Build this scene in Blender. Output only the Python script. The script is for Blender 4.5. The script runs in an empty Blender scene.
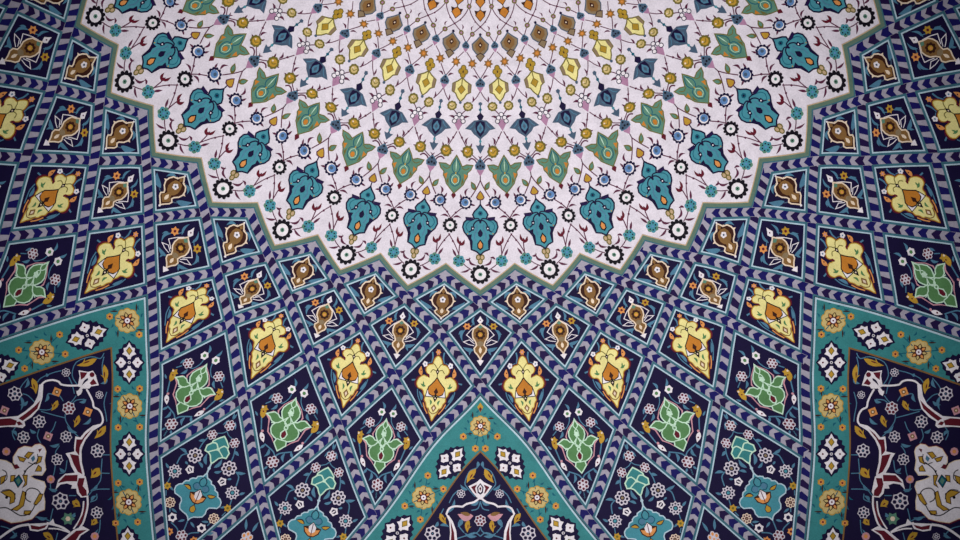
import bpy, math, random
from mathutils import Vector, Matrix
from mathutils.geometry import delaunay_2d_cdt
random.seed(7)
scene = bpy.context.scene
COL = scene.collection

# ------------------------------------------------------------------ camera, light, exposure
SC = 4.0                     # dome radius (m) at the reference ring
TH = 2*math.pi/32            # the pattern repeats 32 times round the dome
CY, PITCH, FPX = -1.35718, 0.93549, 1508.39
H0, HA, HB = 2.91705, 0.73921, 0.29988
ZC = 1.6                     # eye height
cam_d = bpy.data.cameras.new('camera')
cam = bpy.data.objects.new('camera', cam_d); COL.objects.link(cam)
cam.location = (0, CY*SC, ZC)
cam.rotation_euler = (math.pi/2+PITCH, 0, 0)
cam_d.sensor_width = 36.0
cam_d.lens = FPX/960*36
cam_d.shift_x = -0.3/960
cam_d.clip_end = 200
scene.camera = cam
scene.view_settings.view_transform = 'Standard'
scene.view_settings.look = 'None'
scene.view_settings.gamma = 1
scene.view_settings.exposure = 0.0
w = bpy.data.worlds.new('hall_ambient'); scene.world = w; w.use_nodes = True
w.node_tree.nodes['Background'].inputs[0].default_value = (0.80, 0.82, 0.90, 1)
w.node_tree.nodes['Background'].inputs[1].default_value = 0.30
def lamp(name, loc, target, power, size, col, spot=None, blend=1):
    ld = bpy.data.lights.new(name, 'SPOT' if spot else 'AREA')
    ld.energy = power; ld.color = col
    if spot: ld.spot_size = spot; ld.spot_blend = blend; ld.shadow_soft_size = size
    else: ld.shape = 'DISK'; ld.size = size
    o = bpy.data.objects.new(name, ld); COL.objects.link(o)
    o.location = loc
    o.rotation_euler = (Vector(target)-Vector(loc)).to_track_quat('-Z', 'Y').to_euler()
    return o
# added spot near the camera, its soft cone giving a vignette across the dome
lamp('vignette_spot', (0, -3.0, 0.6), (0, 2.9, 13.2), 6900, 0.7, (1.0, 0.975, 0.97), spot=math.radians(46), blend=1.0)

# ------------------------------------------------------------------ materials
def srgb(c):
    return tuple(((v/255)/12.92 if v/255 <= .04045 else (((v/255)+.055)/1.055)**2.4) for v in c)
PAL = {
 'white_glaze': (229,221,230), 'lavender_glaze': (166,160,174), 'navy_glaze': (23,15,54), 'deep_glaze': (23,15,54),
 'cobalt_glaze': (25,22,92), 'violet_glaze': (34,18,66), 'petal_glaze': (212,204,214), 'steel_glaze': (62,108,122), 'pale_line_glaze': (184,208,220),
 'olive_edge_glaze': (98,122,106), 'tan_edge_glaze': (196,168,132), 'teal_glaze': (72,144,158), 'teal_dark_glaze': (20,92,112),
 'turquoise_glaze': (58,132,134), 'brown_glaze': (134,98,56), 'dark_brown_glaze': (60,30,22), 'cream_glaze': (238,216,190),
 'yellow_glaze': (238,226,150), 'orange_glaze': (198,126,46), 'apricot_glaze': (224,150,84), 'green_glaze': (88,134,84), 'sage_glaze': (92,136,116),
 'mint_glaze': (200,232,206), 'maroon_glaze': (98,24,40), 'plum_glaze': (92,40,66), 'pink_glaze': (206,150,160), 'leaf_blue_glaze': (80,126,152),
 'blue_glaze': (96,136,186), 'slate_glaze': (72,92,114), 'ochre_glaze': (176,140,46), 'olive_glaze': (112,102,44), 'black_glaze': (20,16,26),
 'rosy_glaze': (176,130,160), 'sand_glaze': (206,182,120), 'gold_glaze': (190,148,52), 'pure_glaze': (240,232,236), 'taupe_glaze': (140,120,92), 'plaster': (120,112,112),
}
MATS = {}
def mat(name):
    if name in MATS: return MATS[name]
    m = bpy.data.materials.new(name); m.use_nodes = True
    nt = m.node_tree; b = nt.nodes['Principled BSDF']
    r, g, bl = srgb(PAL[name])
    tc = nt.nodes.new('ShaderNodeNewGeometry')
    n1 = nt.nodes.new('ShaderNodeTexNoise'); n1.inputs['Scale'].default_value = 9; n1.inputs['Detail'].default_value = 3
    nt.links.new(tc.outputs['Position'], n1.inputs['Vector'])
    n2 = nt.nodes.new('ShaderNodeTexNoise'); n2.inputs['Scale'].default_value = 70; n2.inputs['Detail'].default_value = 2
    nt.links.new(tc.outputs['Position'], n2.inputs['Vector'])
    ad = nt.nodes.new('ShaderNodeMath'); ad.operation = 'ADD'
    nt.links.new(n1.outputs['Fac'], ad.inputs[0]); nt.links.new(n2.outputs['Fac'], ad.inputs[1])
    mr = nt.nodes.new('ShaderNodeMapRange'); mr.inputs['From Min'].default_value = .6; mr.inputs['From Max'].default_value = 1.4
    nt.links.new(ad.outputs[0], mr.inputs['Value'])
    mix = nt.nodes.new('ShaderNodeMix'); mix.data_type = 'RGBA'
    lo, hi = .82, 1.16
    mix.inputs['A'].default_value = (r*lo, g*lo, bl*lo, 1); mix.inputs['B'].default_value = (min(1, r*hi), min(1, g*hi), min(1, bl*hi), 1)
    nt.links.new(mr.outputs[0], mix.inputs['Factor'])
    nt.links.new(mix.outputs['Result'], b.inputs['Base Color'])
    b.inputs['Roughness'].default_value = .55
    b.inputs['Specular IOR Level'].default_value = .06
    bp = nt.nodes.new('ShaderNodeBump'); bp.inputs['Strength'].default_value = .12; bp.inputs['Distance'].default_value = .01
    nt.links.new(n2.outputs['Fac'], bp.inputs['Height']); nt.links.new(bp.outputs[0], b.inputs['Normal'])
    MATS[name] = m
    return m

# ------------------------------------------------------------------ the dome surface: coordinates (a = angle in repeats, r = radius)
def hgt(r): d = r-1; return H0-HA*d-HB*d*d
def dh(r): return -HA-2*HB*(r-1)
def S(a, r, lift=0.0):
    """point on the inner face of the dome, lifted towards the room by `lift` metres"""
    t = a*TH; s, c = math.sin(t), math.cos(t)
    p = Vector((r*s*SC, r*c*SC, hgt(r)*SC+ZC))
    if lift:
        q = dh(r); L = math.sqrt(1+q*q)
        # outward-up normal is (-q s, -q c, 1)/L ; the room is on the other side
        p -= Vector((-q*s, -q*c, 1))*(lift/L)
    return p
def unproj(px, py):
    """the dome point seen at a place of the photograph"""
    dx = (px-480.3)/FPX; dy = -(py-270)/FPX
    d = (dx, math.cos(PITCH)-dy*math.sin(PITCH), math.sin(PITCH)+dy*math.cos(PITCH))
    t = 3.0
    def F(t): return d[2]*t-hgt(math.hypot(d[0]*t, d[1]*t+CY))
    for _ in range(12):
        t -= F(t)/((F(t+1e-5)-F(t-1e-5))/2e-5)
    X, Y = d[0]*t, d[1]*t+CY
    return math.atan2(X, Y)/TH, math.hypot(X, Y)
# hand-set irregularities of the tile layout: ring radius -> (repeat, shift along, shift outwards)
WARP = [
(0.3706, [(0,0,.001),(1,-.0346,-.0024),(2,.0189,-.0045),(3,-.0203,.0013),(4,.0091,.0044)]),
(0.4662, [(.5,-.0037,.0023),(1.5,-.0544,-.0001),(2.5,-.0213,-.0028),(3.5,-.0216,-.0041),(4.5,.0079,.0046)]),
(0.5566, [(0,0,-.0027),(1,-.0165,.0009),(2,-.0646,.0065),(3,-.0696,.0017),(4,.0014,-.0039),(5,.0325,-.0021)]),
(0.6605, [(.5,-.0322,.0031),(1.5,-.0506,.0013),(2.5,-.0494,.001),(3.5,.0146,-.0117),(4.5,-.0006,.0009),(5.5,.052,-.0029),(6.5,.002,.0081)]),
(0.7747, [(0,0,.0029),(1,-.0143,-.0017),(2,-.0679,.0018),(3,-.039,.0012),(4,-.0417,-.0027),(5,.0011,.0011),(6,.0786,-.0017)]),
(0.9303, [(0,0,-.0008),(1,.0167,.0021),(2,-.0264,.0033),(3,-.0595,.0081),(4,-.0173,-.0007),(5,.0086,.0009),(6,.0066,-.001),(7,.0005,-.0095)]),
(1.0, [(.5,.0164,-.0072),(1.5,.007,-.0004),(2.5,-.0242,.0002),(3.5,-.07,.0113),(4.5,-.0107,.0056),(5.5,-.0524,.0033),(6.5,-.0461,-.0073),(7.5,.0241,-.0044)]),
(1.0944, [(0,0,.0018),(1,.006,-.0017),(2,.0099,-.009),(3,.0025,-.0087),(4,-.0408,.0099),(5,-.0255,.0039),(6,-.0473,.0021)]),
(1.2094, [(.5,.0372,-.0064),(1.5,-.0106,-.0048),(2.5,.0353,-.0053),(3.5,.0151,.0014),(4.5,-.0029,.0129),(5.5,-.0407,.0001)]),
(1.355, [(0,0,-.001),(1,-.005,-.0007),(2,.0539,-.0003),(3,.0923,.0005),(4,.03,.008),(5,0,.02),(6,0,.01)]),
]
def ringdisp(ring, k):
    sg = 1 if k >= 0 else -1
    k = abs(k); T = ring[1]; k0 = T[0][0]; n = len(T)
    def g(i):
        if i < 0:
            if k0 == 0: t = T[min(-i, n-1)]
            else: t = T[min(-i-1, n-1)]
            return (-t[1], t[2])
        if i >= n:
            f = max(0, 1-.5*(i-n+1)); return (T[-1][1]*f, T[-1][2]*f)
        return T[i][1:]
    x = k-k0; i = math.floor(x); f = x-i
    a, b, c, d = g(i-1), g(i), g(i+1), g(i+2)
    out = []
    for q in (0, 1):
        out.append(b[q]+.5*f*(c[q]-a[q]+f*(2*a[q]-5*b[q]+4*c[q]-d[q]+f*(3*(b[q]-c[q])+d[q]-a[q]))))
    return sg*out[0], out[1]
def warp(k, r):
    if r <= WARP[0][0]: da, dr = ringdisp(WARP[0], k); f = max(0, r/WARP[0][0]); return k+da*f, r+dr*f
    if r >= WARP[-1][0]: da, dr = ringdisp(WARP[-1], k); return k+da, r+dr
    for A, B in zip(WARP, WARP[1:]):
        if A[0] <= r <= B[0]:
            f = (r-A[0])/(B[0]-A[0]); f = f*f*(3-2*f)
            a1, r1 = ringdisp(A, k); a2, r2 = ringdisp(B, k)
            return k+a1+(a2-a1)*f, r+r1+(r2-r1)*f
RING = [.878, .9303, 1.0, 1.0944, 1.2094, 1.355, 1.535, 1.76, 2.02]
def ring_r(s):
    i = min(max(int(math.floor(s)), 0), 7); f = s-i
    g = lambda j: RING[j] if 0 <= j < 9 else (RING[0]-.045 if j < 0 else RING[8]+.3)
    a, b, c, d = g(i-1), g(i), g(i+1), g(i+2)
    return b+.5*f*(c-a+f*(2*a-5*b+4*c-d+f*(3*(b-c)+d-a)))
def node(k, s): return warp(k, ring_r(s))
# local metric of the surface
def met(r): return r*SC*TH, SC*math.sqrt(1+dh(r)**2)
PX = .0099
_cache = {}
def colpt(u, y):
    key = (round(u, 2), round(y, 2))
    if key not in _cache: _cache[key] = unproj(480.3+u, y)
    return _cache[key]
def column(k0):
    def f(u, y):
        dk, r = colpt(u, y); return warp(k0+dk, r)
    return f
def direct(sign=1):
    def f(x, y):
        a, r = unproj(x, y); return (a*sign, r)
    return f

# ------------------------------------------------------------------ 2D helpers
def smooth(pts, closed=False, n=3):
    m = len(pts); out = []
    if m < 3: return list(pts)
    rng = range(m) if closed else range(m-1)
    for i in rng:
        if closed: P = [pts[(i+j) % m] for j in (-1, 0, 1, 2)]
        else: P = [pts[min(max(i+j, 0), m-1)] for j in (-1, 0, 1, 2)]
        for t in range(n):
            f = t/n
            out.append(tuple(P[1][q]+.5*f*(P[2][q]-P[0][q]+f*(2*P[0][q]-5*P[1][q]+4*P[2][q]-P[3][q]+f*(3*(P[1][q]-P[2][q])+P[3][q]-P[0][q]))) for q in (0, 1)))
    if not closed: out.append(tuple(pts[-1]))
    return out
def mirror(half):
    """closed outline from its right half, listed top to bottom (u, y)"""
    left = [(-u, y) for u, y in reversed(half) if abs(u) > 1e-6]
    return list(half)+left
def offset_line(P, wl, closed=False):
    """offset a polyline given in surface coordinates by wl metres to its left, mitred"""
    n = len(P); out = []
    r0 = sum(p[1] for p in P)/n
    for i in range(n):
        kx, ky = met(P[i][1])
        def dirn(a, b):
            dx, dy = (b[0]-a[0])*kx, (b[1]-a[1])*ky; L = math.hypot(dx, dy) or 1e-9
            return dx/L, dy/L
        if closed: a, b = P[i-1], P[(i+1) % n]
        else: a, b = P[max(i-1, 0)], P[min(i+1, n-1)]
        d1 = dirn(a, P[i]) if a is not P[i] else dirn(P[i], b)
        d2 = dirn(P[i], b) if b is not P[i] else d1
        nx, ny = -(d1[1]+d2[1]), d1[0]+d2[0]; L = math.hypot(nx, ny)
        if L < 1e-6: nx, ny, L = -d1[1], d1[0], 1
        nx /= L; ny /= L
        c = max(.3, nx*-d1[1]+ny*d1[0])
        out.append((P[i][0]+nx*wl/c/kx, P[i][1]+ny*wl/c/ky))
    return out
def area2(P): return sum(P[i-1][0]*P[i][1]-P[i][0]*P[i-1][1] for i in range(len(P)))

# ------------------------------------------------------------------ mesh builder
LV = .0014
class MB:
    def __init__(s, frame=None): s.v = []; s.f = []; s.m = []; s.mats = []; s.frame = frame
    def mi(s, name):
        if name not in s.mats: s.mats.append(name)
        return s.mats.index(name)
    # --- in surface coordinates
    def spoly(s, m, P, lv, grid=.11):
        if len(P) < 3: return
        r0 = sum(p[1] for p in P)/len(P); a0 = sum(p[0] for p in P)/len(P)
        kx, ky = met(r0)
        Q = [((p[0]-a0)*kx, (p[1]-r0)*ky) for p in P]
        if area2(Q) < 0: Q.reverse()
        R = []
        for i, q in enumerate(Q):
            q2 = Q[(i+1) % len(Q)]; R.append(q)
            L = math.hypot(q2[0]-q[0], q2[1]-q[1]); c = int(L/grid)
            for j in range(1, c+1): R.append((q[0]+(q2[0]-q[0])*j/(c+1), q[1]+(q2[1]-q[1])*j/(c+1)))
        Q = R; ne = len(Q)
        x0, x1 = min(q[0] for q in Q), max(q[0] for q in Q); y0, y1 = min(q[1] for q in Q), max(q[1] for q in Q)
        ext = []
        if x1-x0 > grid*1.2 or y1-y0 > grid*1.2:
            for i in range(1, int((x1-x0)/grid)+1):
                for j in range(1, int((y1-y0)/grid)+1):
                    ext.append((x0+i*grid*1.001, y0+j*grid*1.001))
        vs, es, fs, _, _, _ = delaunay_2d_cdt([Vector(q) for q in Q+ext], [(i, (i+1) % ne) for i in range(ne)], [], 0 if False else 1, 1e-6)
        if not fs: return
        base = len(s.v); k = s.mi(m)
        for q in vs: s.v.append(S(q[0]/kx+a0, q[1]/ky+r0, lv*LV))
        used = False
        for f in fs: s.f.append([base+i for i in f]); s.m.append(k)
    def sstroke(s, m, P, wm, lv, closed=False):
        if len(P) < 2: return
        A = offset_line(P, wm/2, closed); B = offset_line(P, -wm/2, closed)
        base = len(s.v); k = s.mi(m); n = len(P)
        for a, b in zip(A, B): s.v.append(S(a[0], a[1], lv*LV)); s.v.append(S(b[0], b[1], lv*LV))
        for i in range(n if closed else n-1):
            j = (i+1) % n
            s.f.append([base+2*i, base+2*j, base+2*j+1, base+2*i+1]); s.m.append(k)
    def sband(s, m, A, B, lv, closed=False):
        base = len(s.v); k = s.mi(m); n = len(A)
        for a, b in zip(A, B): s.v.append(S(a[0], a[1], lv*LV)); s.v.append(S(b[0], b[1], lv*LV))
        for i in range(n if closed else n-1):
            j = (i+1) % n
            s.f.append([base+2*i, base+2*j, base+2*j+1, base+2*i+1]); s.m.append(k)
    # --- in frame coordinates (u, y)
    def T(s, pts): return [s.frame(*p) for p in pts]
    def poly(s, m, pts, lv, sm=False, line=None, lw=1.0):
        if sm: pts = smooth(pts, True)
        Q = s.T(pts); s.spoly(m, Q, lv)
        if line: s.sstroke(line, Q, lw*PX, lv+.6, True)
    def sym(s, m, half, lv, sm=False, line=None, lw=1.0): s.poly(m, mirror(half), lv, sm, line, lw)
    def both(s, m, pts, lv, sm=False, line=None, lw=1.0):
        s.poly(m, pts, lv, sm, line, lw); s.poly(m, [(-u, y) for u, y in pts], lv, sm, line, lw)
    def line(s, m, pts, w, lv, sm=True, closed=False):
        if sm: pts = smooth(pts, closed)
        s.sstroke(m, s.T(pts), w*PX, lv, closed)
    def lines(s, m, pts, w, lv, sm=True):
        s.line(m, pts, w, lv, sm); s.line(m, [(-u, y) for u, y in pts], w, lv, sm)
    def disc(s, m, c, r, lv, n=10, ry=None, ph=0):
        ry = ry or r
        s.poly(m, [(c[0]+r*math.cos(ph+2*math.pi*i/n), c[1]+ry*math.sin(ph+2*math.pi*i/n)) for i in range(n)], lv)
    def scal(s, m, c, r, lobes, lv, d=.16, line=None, lw=1):
        n = lobes*4
        s.poly(m, [(c[0]+r*(1-d+d*abs(math.sin(math.pi*i/4)))*math.cos(2*math.pi*i/n), c[1]+r*(1-d+d*abs(math.sin(math.pi*i/4)))*math.sin(2*math.pi*i/n)) for i in range(n)], lv, line=line, lw=lw)
    def star(s, m, c, r, pts, lv, d=.4, ph=0):
        n = pts*2
        s.poly(m, [(c[0]+r*(1-(d if i % 2 else 0))*math.cos(ph+2*math.pi*i/n), c[1]+r*(1-(d if i % 2 else 0))*math.sin(ph+2*math.pi*i/n)) for i in range(n)], lv)
    def leaf(s, m, a, b, w, lv, bend=0.0):
        """a pointed leaf from a to b, bent sideways"""
        dx, dy = b[0]-a[0], b[1]-a[1]; L = math.hypot(dx, dy) or 1; nx, ny = -dy/L, dx/L
        up = []; dn = []
        for i in range(7):
            t = i/6; c = bend*L*math.sin(math.pi*t); h = w/2*math.sin(math.pi*min(1, t**.8))
            x, y = a[0]+dx*t+nx*c, a[1]+dy*t+ny*c
            up.append((x+nx*h, y+ny*h)); dn.append((x-nx*h, y-ny*h))
        s.poly(m, up+dn[-2:0:-1], lv)
    def build(s, name, parent=None, origin=None, thick=0):
        o0 = origin if origin is not None else Vector((0, 0, 0))
        me = bpy.data.meshes.new(name)
        me.from_pydata([tuple(v-o0) for v in s.v], [], s.f)
        for m in s.mats: me.materials.append(mat(m))
        me.polygons.foreach_set('material_index', s.m)
        me.update()
        ob = bpy.data.objects.new(name, me); COL.objects.link(ob)
        if parent: ob.parent = parent
        else: ob.location = o0
        if thick:
            md = ob.modifiers.new('body', 'SOLIDIFY'); md.thickness = thick; md.offset = 0; md.use_even_offset = False
        return ob
def empty(name, loc, label, cat, group=None):
    o = bpy.data.objects.new(name, None); COL.objects.link(o); o.location = loc; o.empty_display_size = .1
    o['label'] = label; o['category'] = cat
    if group: o['group'] = group
    return o
def inframe(P, pad=4):
    for a, r in P:
        p = S(a, r); X, Y, Z = p.x, p.y-CY*SC, p.z-ZC
        D = Y*math.cos(PITCH)+Z*math.sin(PITCH); U = -Y*math.sin(PITCH)+Z*math.cos(PITCH)
        if D <= 0: continue
        x, y = 480.3+FPX*X/D, 270-FPX*U/D
        if -pad < x < 960+pad and -pad < y < 540+pad: return True
    return False
ORD = ['', 'first', 'second', 'third', 'fourth', 'fifth', 'sixth', 'seventh', 'eighth', 'ninth']

# ------------------------------------------------------------------ the shell of the dome behind the tiles
shell = MB()
NA, NR = 96, 44
for i in range(NA+1):
    for j in range(NR+1):
        shell.v.append(S(-16+32*i/NA, .02+2.3*j/NR, -.05))
for i in range(NA):
    for j in range(NR):
        b = i*(NR+1)+j
        shell.f.append([b, b+NR+1, b+NR+2, b+1]); shell.m.append(shell.mi('plaster'))
o = shell.build('ceiling'); o['kind'] = 'structure'
for p in o.data.polygons: p.use_smooth = True

# ------------------------------------------------------------------ band geometry widths (metres)
W_CH = 4.15*PX      # half width of the chevrons
W_ST = 6.3*PX      # to the outer edge of the steel-blue line
W_WH = 7.6*PX     # to the outer edge of the pale line

# ------------------------------------------------------------------ star medallion
star_mid = S(0, .6)
med = empty('star_medallion', star_mid, 'large white tiled star with many points, covered in coloured flowers and fine stems', 'tile medallion')
zz = []
for k2 in range(-19, 20):
    k = k2/2
    zz.append(node(k, 0 if k2 % 2 else 1))
z_tan0 = offset_line(zz, 10.7*PX); z_tan1 = offset_line(zz, 9.7*PX); z_ol1 = offset_line(zz, 4.7*PX); z_dk = offset_line(zz, 6.0*PX)
if z_tan0[19][1] > zz[19][1]:
    z_tan0 = offset_line(zz, -10.7*PX); z_tan1 = offset_line(zz, -9.7*PX); z_ol1 = offset_line(zz, -4.7*PX); z_dk = offset_line(zz, -6.0*PX)
g = MB()
# ground: rings of quads from the edge to the crown so it follows the curve
NRG = 16
rows = []
for (a, r) in z_tan0:
    rows.append([S(a, .03+(r-.03)*j/NRG, 0) for j in range(NRG+1)])
fine = []
for i in range(len(rows)-1):
    a0, r0 = z_tan0[i]; a1, r1 = z_tan0[i+1]
    for t in range(4):
        f = t/4; fine.append((a0+(a1-a0)*f, r0+(r1-r0)*f))
fine.append(z_tan0[-1])
for (a, r) in fine:
    for j in range(NRG+1): g.v.append(S(a, .03+(r-.03)*j/NRG, 0))
for i in range(len(fine)-1):
    for j in range(NRG):
        b = i*(NRG+1)+j; g.f.append([b, b+NRG+1, b+NRG+2, b+1]); g.m.append(g.mi('white_glaze'))
g.build('ground', med, star_mid)
def subdiv(P, n=6):
    out = []
    for a, b in zip(P, P[1:]):
        for t in range(n): out.append((a[0]+(b[0]-a[0])*t/n, a[1]+(b[1]-a[1])*t/n))
    return out+[P[-1]]
g = MB()
g.sband('tan_edge_glaze', subdiv(z_tan0), subdiv(z_tan1), 3)
g.sband('olive_edge_glaze', subdiv(z_tan1), subdiv(z_dk), 3)
g.sband('steel_glaze', subdiv(z_dk), subdiv(z_ol1), 3)
g.build('border', med, star_mid)

def wheel(g, c, r, ri, lv=2):
    g.scal('black_glaze', c, r*1.12, 12, lv, .2); g.disc('pure_glaze', c, ri, lv+1, 12)
    g.disc('sage_glaze', c, ri*.38, lv+2, 6); g.disc('black_glaze', c, ri*.15, lv+3, 5)
def part(name, k, fn, pts_test):
    P = [column(k)(*p) for p in pts_test]
    if not inframe(P, 2): return
    g = MB(column(k)); fn(g); g.build(name, med, star_mid)

def f_teal(g):
    half = [(0,203),(2,206),(6,210),(7.8,213.4),(6,217.4),(9,219),(13.6,218.6),(16.6,221.4),(17.8,226),(16.2,231),(12.5,235.5),(10,240),(9,248.6),(4,250.5),(0,254)]
    g.sym('teal_glaze', half, 2, line='deep_glaze', lw=1.5)
    g.both('violet_glaze', [(7,216.2),(15.3,215.7),(14.6,219),(8.5,219.6)], 3)
    g.both('deep_glaze', [(12.8,234),(8.5,233),(9.2,237),(7.6,240),(8,247.5),(9.4,247.5),(10,240)], 3)
    g.lines('leaf_blue_glaze', [(3.4,223),(3.6,229),(6,234),(4.6,240)], 1.1, 2.9); g.lines('deep_glaze', [(6.2,217.6),(2,217.2),(0,220)], 1.2, 3); g.disc('gold_glaze', (12.8,232.6), .7, 4, 5); g.disc('gold_glaze', (-12.8,232.6), .7, 4, 5); g.disc('teal_dark_glaze', (0,212), 2.6, 3, 6); g.disc('deep_glaze', (0,212), 1.2, 4, 5)
    g.sym('deep_glaze', [(0,227.6),(2.6,231.5),(2,234.5),(0,236)], 3)
    g.sym('black_glaze', [(0,238),(3.2,242.5),(2.9,247),(0,249.5)], 3); g.sym('apricot_glaze', [(0,240),(2.1,243.2),(1.8,246.3),(0,247.6)], 4)
    g.lines('deep_glaze', [(0,219),(3.6,219.6),(6.6,223),(7.8,228),(11.5,231)], 1.3, 3)
    g.lines('deep_glaze', [(0,222),(1.4,218)], 1.2, 3)
    g.both('deep_glaze', [(5.4,225.4),(9.2,225),(9.6,229.2),(6.8,229.6)], 3); g.disc('pure_glaze', (7.6,227.2), .8, 4, 5); g.disc('pure_glaze', (-7.6,227.2), .8, 4, 5)
    g.lines('teal_dark_glaze', [(8,219),(12.5,221.5),(14.5,226),(12,230.5)], .7, 3)
def f_knob(g):
    for c in ((-1.9,256.6),(1.9,256.6),(0,260.8)):
        g.disc('olive_glaze', c, 2.7, 2, 8, 3.3); g.disc('tan_edge_glaze', c, 1.5, 3, 7, 2.1)
def f_heart(g):
    g.sym('plum_glaze', [(0,189),(2.5,192),(4.6,196),(3,198.6),(0,199)], 2, sm=False); g.sym('gold_glaze', [(0,190.4),(1.8,192.6),(3.4,196),(2,197.6),(0,198)], 3)
    g.line('deep_glaze', [(0,199),(0,204)], 1.2, 2)
def f_wheel(g): wheel(g, (0,274.3), 9.2, 5.9)
def f_wheel2(g):
    wheel(g, (0,226), 6.9, 4.1)
def f_aqua(x, y):
    def f(g):
        for i in range(7):
            t = 2*math.pi*i/7; g.disc('sage_glaze' if i % 2 else 'teal_glaze', (x+3.9*math.cos(t), y+3.9*math.sin(t)), 2.5, 2+.05*i, 7)
        g.disc('teal_glaze', (x, y), 4, 2.5, 8)
        for i in range(7):
            t = 2*math.pi*i/7; g.disc('black_glaze', (x+3.4*math.cos(t), y+3.4*math.sin(t)), .95, 3, 4)
        g.disc('blue_glaze', (x, y), 1.1, 3, 5)
    return f
def f_blue(x, y):
    def f(g):
        g.scal('deep_glaze', (x, y), 7.1, 11, 2, .18); g.disc('pure_glaze', (x, y), 4.7, 3, 10); g.disc('blue_glaze', (x+.7*(1 if x > 0 else -1), y-.3), 3.9, 4, 9)
        g.disc('slate_glaze', (x, y-.6), 1.8, 5, 6)
    return f
def f_bud(y0, s=1.0):
    def f(g):
        g.sym('rosy_glaze', [(0,y0+6*s),(4.6*s,y0+8*s),(3.4*s,y0+12*s),(0,y0+17*s)], 2)
        g.sym('slate_glaze', [(0,y0),(2.2*s,y0+2*s),(5.4*s,y0+6*s),(4.8*s,y0+9.6*s),(0,y0+10.4*s)], 3, line='leaf_blue_glaze', lw=.6)
        for c in ((0,2.5),(-2.8,7.5),(2.8,7.5),(0,6.5)): g.disc('black_glaze', (c[0]*s, y0+c[1]*s), 1.2*s, 4, 5)
    return f
def f_green(g):
    g.sym('sage_glaze', [(0,155.5),(3.4,160.5),(6.3,166),(11,163.8),(17.6,163.8),(15.8,168.4),(12.4,171.6),(12.6,175.6),(10.4,179.5),(9,183.6),(5,188),(0,193)], 2, line='olive_glaze', lw=1.0)
    g.both('orange_glaze', [(8.6,172.6),(12.4,174.4),(9.4,179)], 3)
    g.sym('mint_glaze', [(0,157.5),(.5,165),(0,172)], 3)
    g.lines('teal_dark_glaze', [(0,158.5),(4,165),(3.2,170.5),(0,173)], .9, 3); g.lines('teal_dark_glaze', [(0,172.5),(4,174),(5.4,178),(4,183.5),(0,186)], .8, 3); g.lines('mint_glaze', [(0,174),(3,176.5),(3.4,181),(0,184)], .5, 3); g.both('olive_glaze', [(7.2,177),(9,181),(6.4,185)], 3)
    g.lines('olive_glaze', [(6,167),(10,168.8),(14,166.4)], .8, 3)
    g.disc('orange_glaze', (0,180), 2.3, 4, 7, 2.9)
    g.disc('gold_glaze', (0,172.5), 1, 4, 5)
def f_maroon(g):
    g.sym('maroon_glaze', [(0,191),(2.6,195),(0,199)], 2)
def f_round(x, y, r, col='gold_glaze'):
    def f(g):
        g.scal('olive_glaze', (x, y), r*1.15, 9, 2, .12); g.disc(col, (x, y), r*.74, 3, 9); g.line('olive_glaze', [(x-.5*r, y-.2*r), (x, y+.25*r), (x+.5*r, y-.3*r)], .7, 4)
        g.disc('cream_glaze', (x-.35*r, y-.2*r), r*.2, 4, 5)
    return f
def f_whitebud(g):
    g.sym('rosy_glaze', [(0,120),(4.6,124.6),(2.4,128.4),(0,132.5)], 2)
    for c in ((0,115.6),(-3,119),(3,119),(-4.4,122.6),(4.4,122.6)):
        g.disc('deep_glaze', c, 2.7, 2.5, 8); g.disc('pure_glaze', c, 1.9, 3.4, 7)
def f_bluestar(g):
    g.sym('slate_glaze', [(0,120.5),(3,121.6),(6,121.8),(10,125),(15,129.6),(9.4,131),(6.4,135),(2.4,138),(0,140)], 2, line='slate_glaze', lw=.6)
    g.sym('deep_glaze', [(0,122),(4.4,123),(5,128),(3.4,134),(0,138)], 3); g.sym('leaf_blue_glaze', [(0,123.6),(3,128),(3.2,131),(0,134.5)], 4); g.sym('slate_glaze', [(0,126.6),(1.6,129.5),(0,132)], 5)
    g.lines('leaf_blue_glaze', [(6,123.6),(8,127),(11,129.4)], .8, 3); g.lines('leaf_blue_glaze', [(4.6,133),(6.4,129.6)], .6, 4)
    g.sym('deep_glaze', [(0,113),(3.6,117),(2,120.5),(0,121.5)], 3)
    g.line('teal_dark_glaze', [(0,105),(0,115)], 1.1, 2); g.disc('slate_glaze', (0,103.6), 2.2, 3, 5); g.disc('teal_dark_glaze', (0,110), 1.7, 3, 5)
    g.line('teal_dark_glaze', [(0,139),(0,146)], 1.4, 2); g.disc('teal_glaze', (0,142), 1.5, 3, 5)
    g.sym('slate_glaze', [(0,143.5),(1.6,146),(4.6,145.6),(2.6,149.6),(0,153.5)], 2.5)
def f_yellow(g):
    g.sym('yellow_glaze', [(0,77.5),(3.6,80.6),(9.4,84),(9.4,91.5),(5.6,93.6),(3.4,98),(0,102)], 2, line='olive_glaze', lw=1.2)
    g.both('taupe_glaze', [(6.2,82.6),(9.2,84.2),(9.3,91.2),(6.8,92.6),(6.2,88)], 3)
    g.sym('ochre_glaze', [(0,84.6),(3.9,89),(0,94)], 3, line='olive_glaze', lw=.6)
    g.line('olive_glaze', [(0,78),(0,85)], 1.0, 3)
    g.disc('slate_glaze', (0,103), 1.6, 3, 5)
def f_trefoil(g):
    for c in ((-2.3,71.5),(2.3,71.5),(0,68),(0,75)):
        g.disc('olive_glaze', c, 3.1, 2, 8); g.disc('ochre_glaze', c, 2.2, 3, 7)
    g.disc('dark_brown_glaze', (0,71.8), .9, 4, 5)
def f_spiky(x, y):
    def f(g): g.star('brown_glaze', (x, y), 5.2, 7, 2, .42, x); g.disc('orange_glaze', (x, y), 2.2, 3, 7); g.disc('apricot_glaze', (x, y), .9, 4, 5)
    return f
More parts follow.
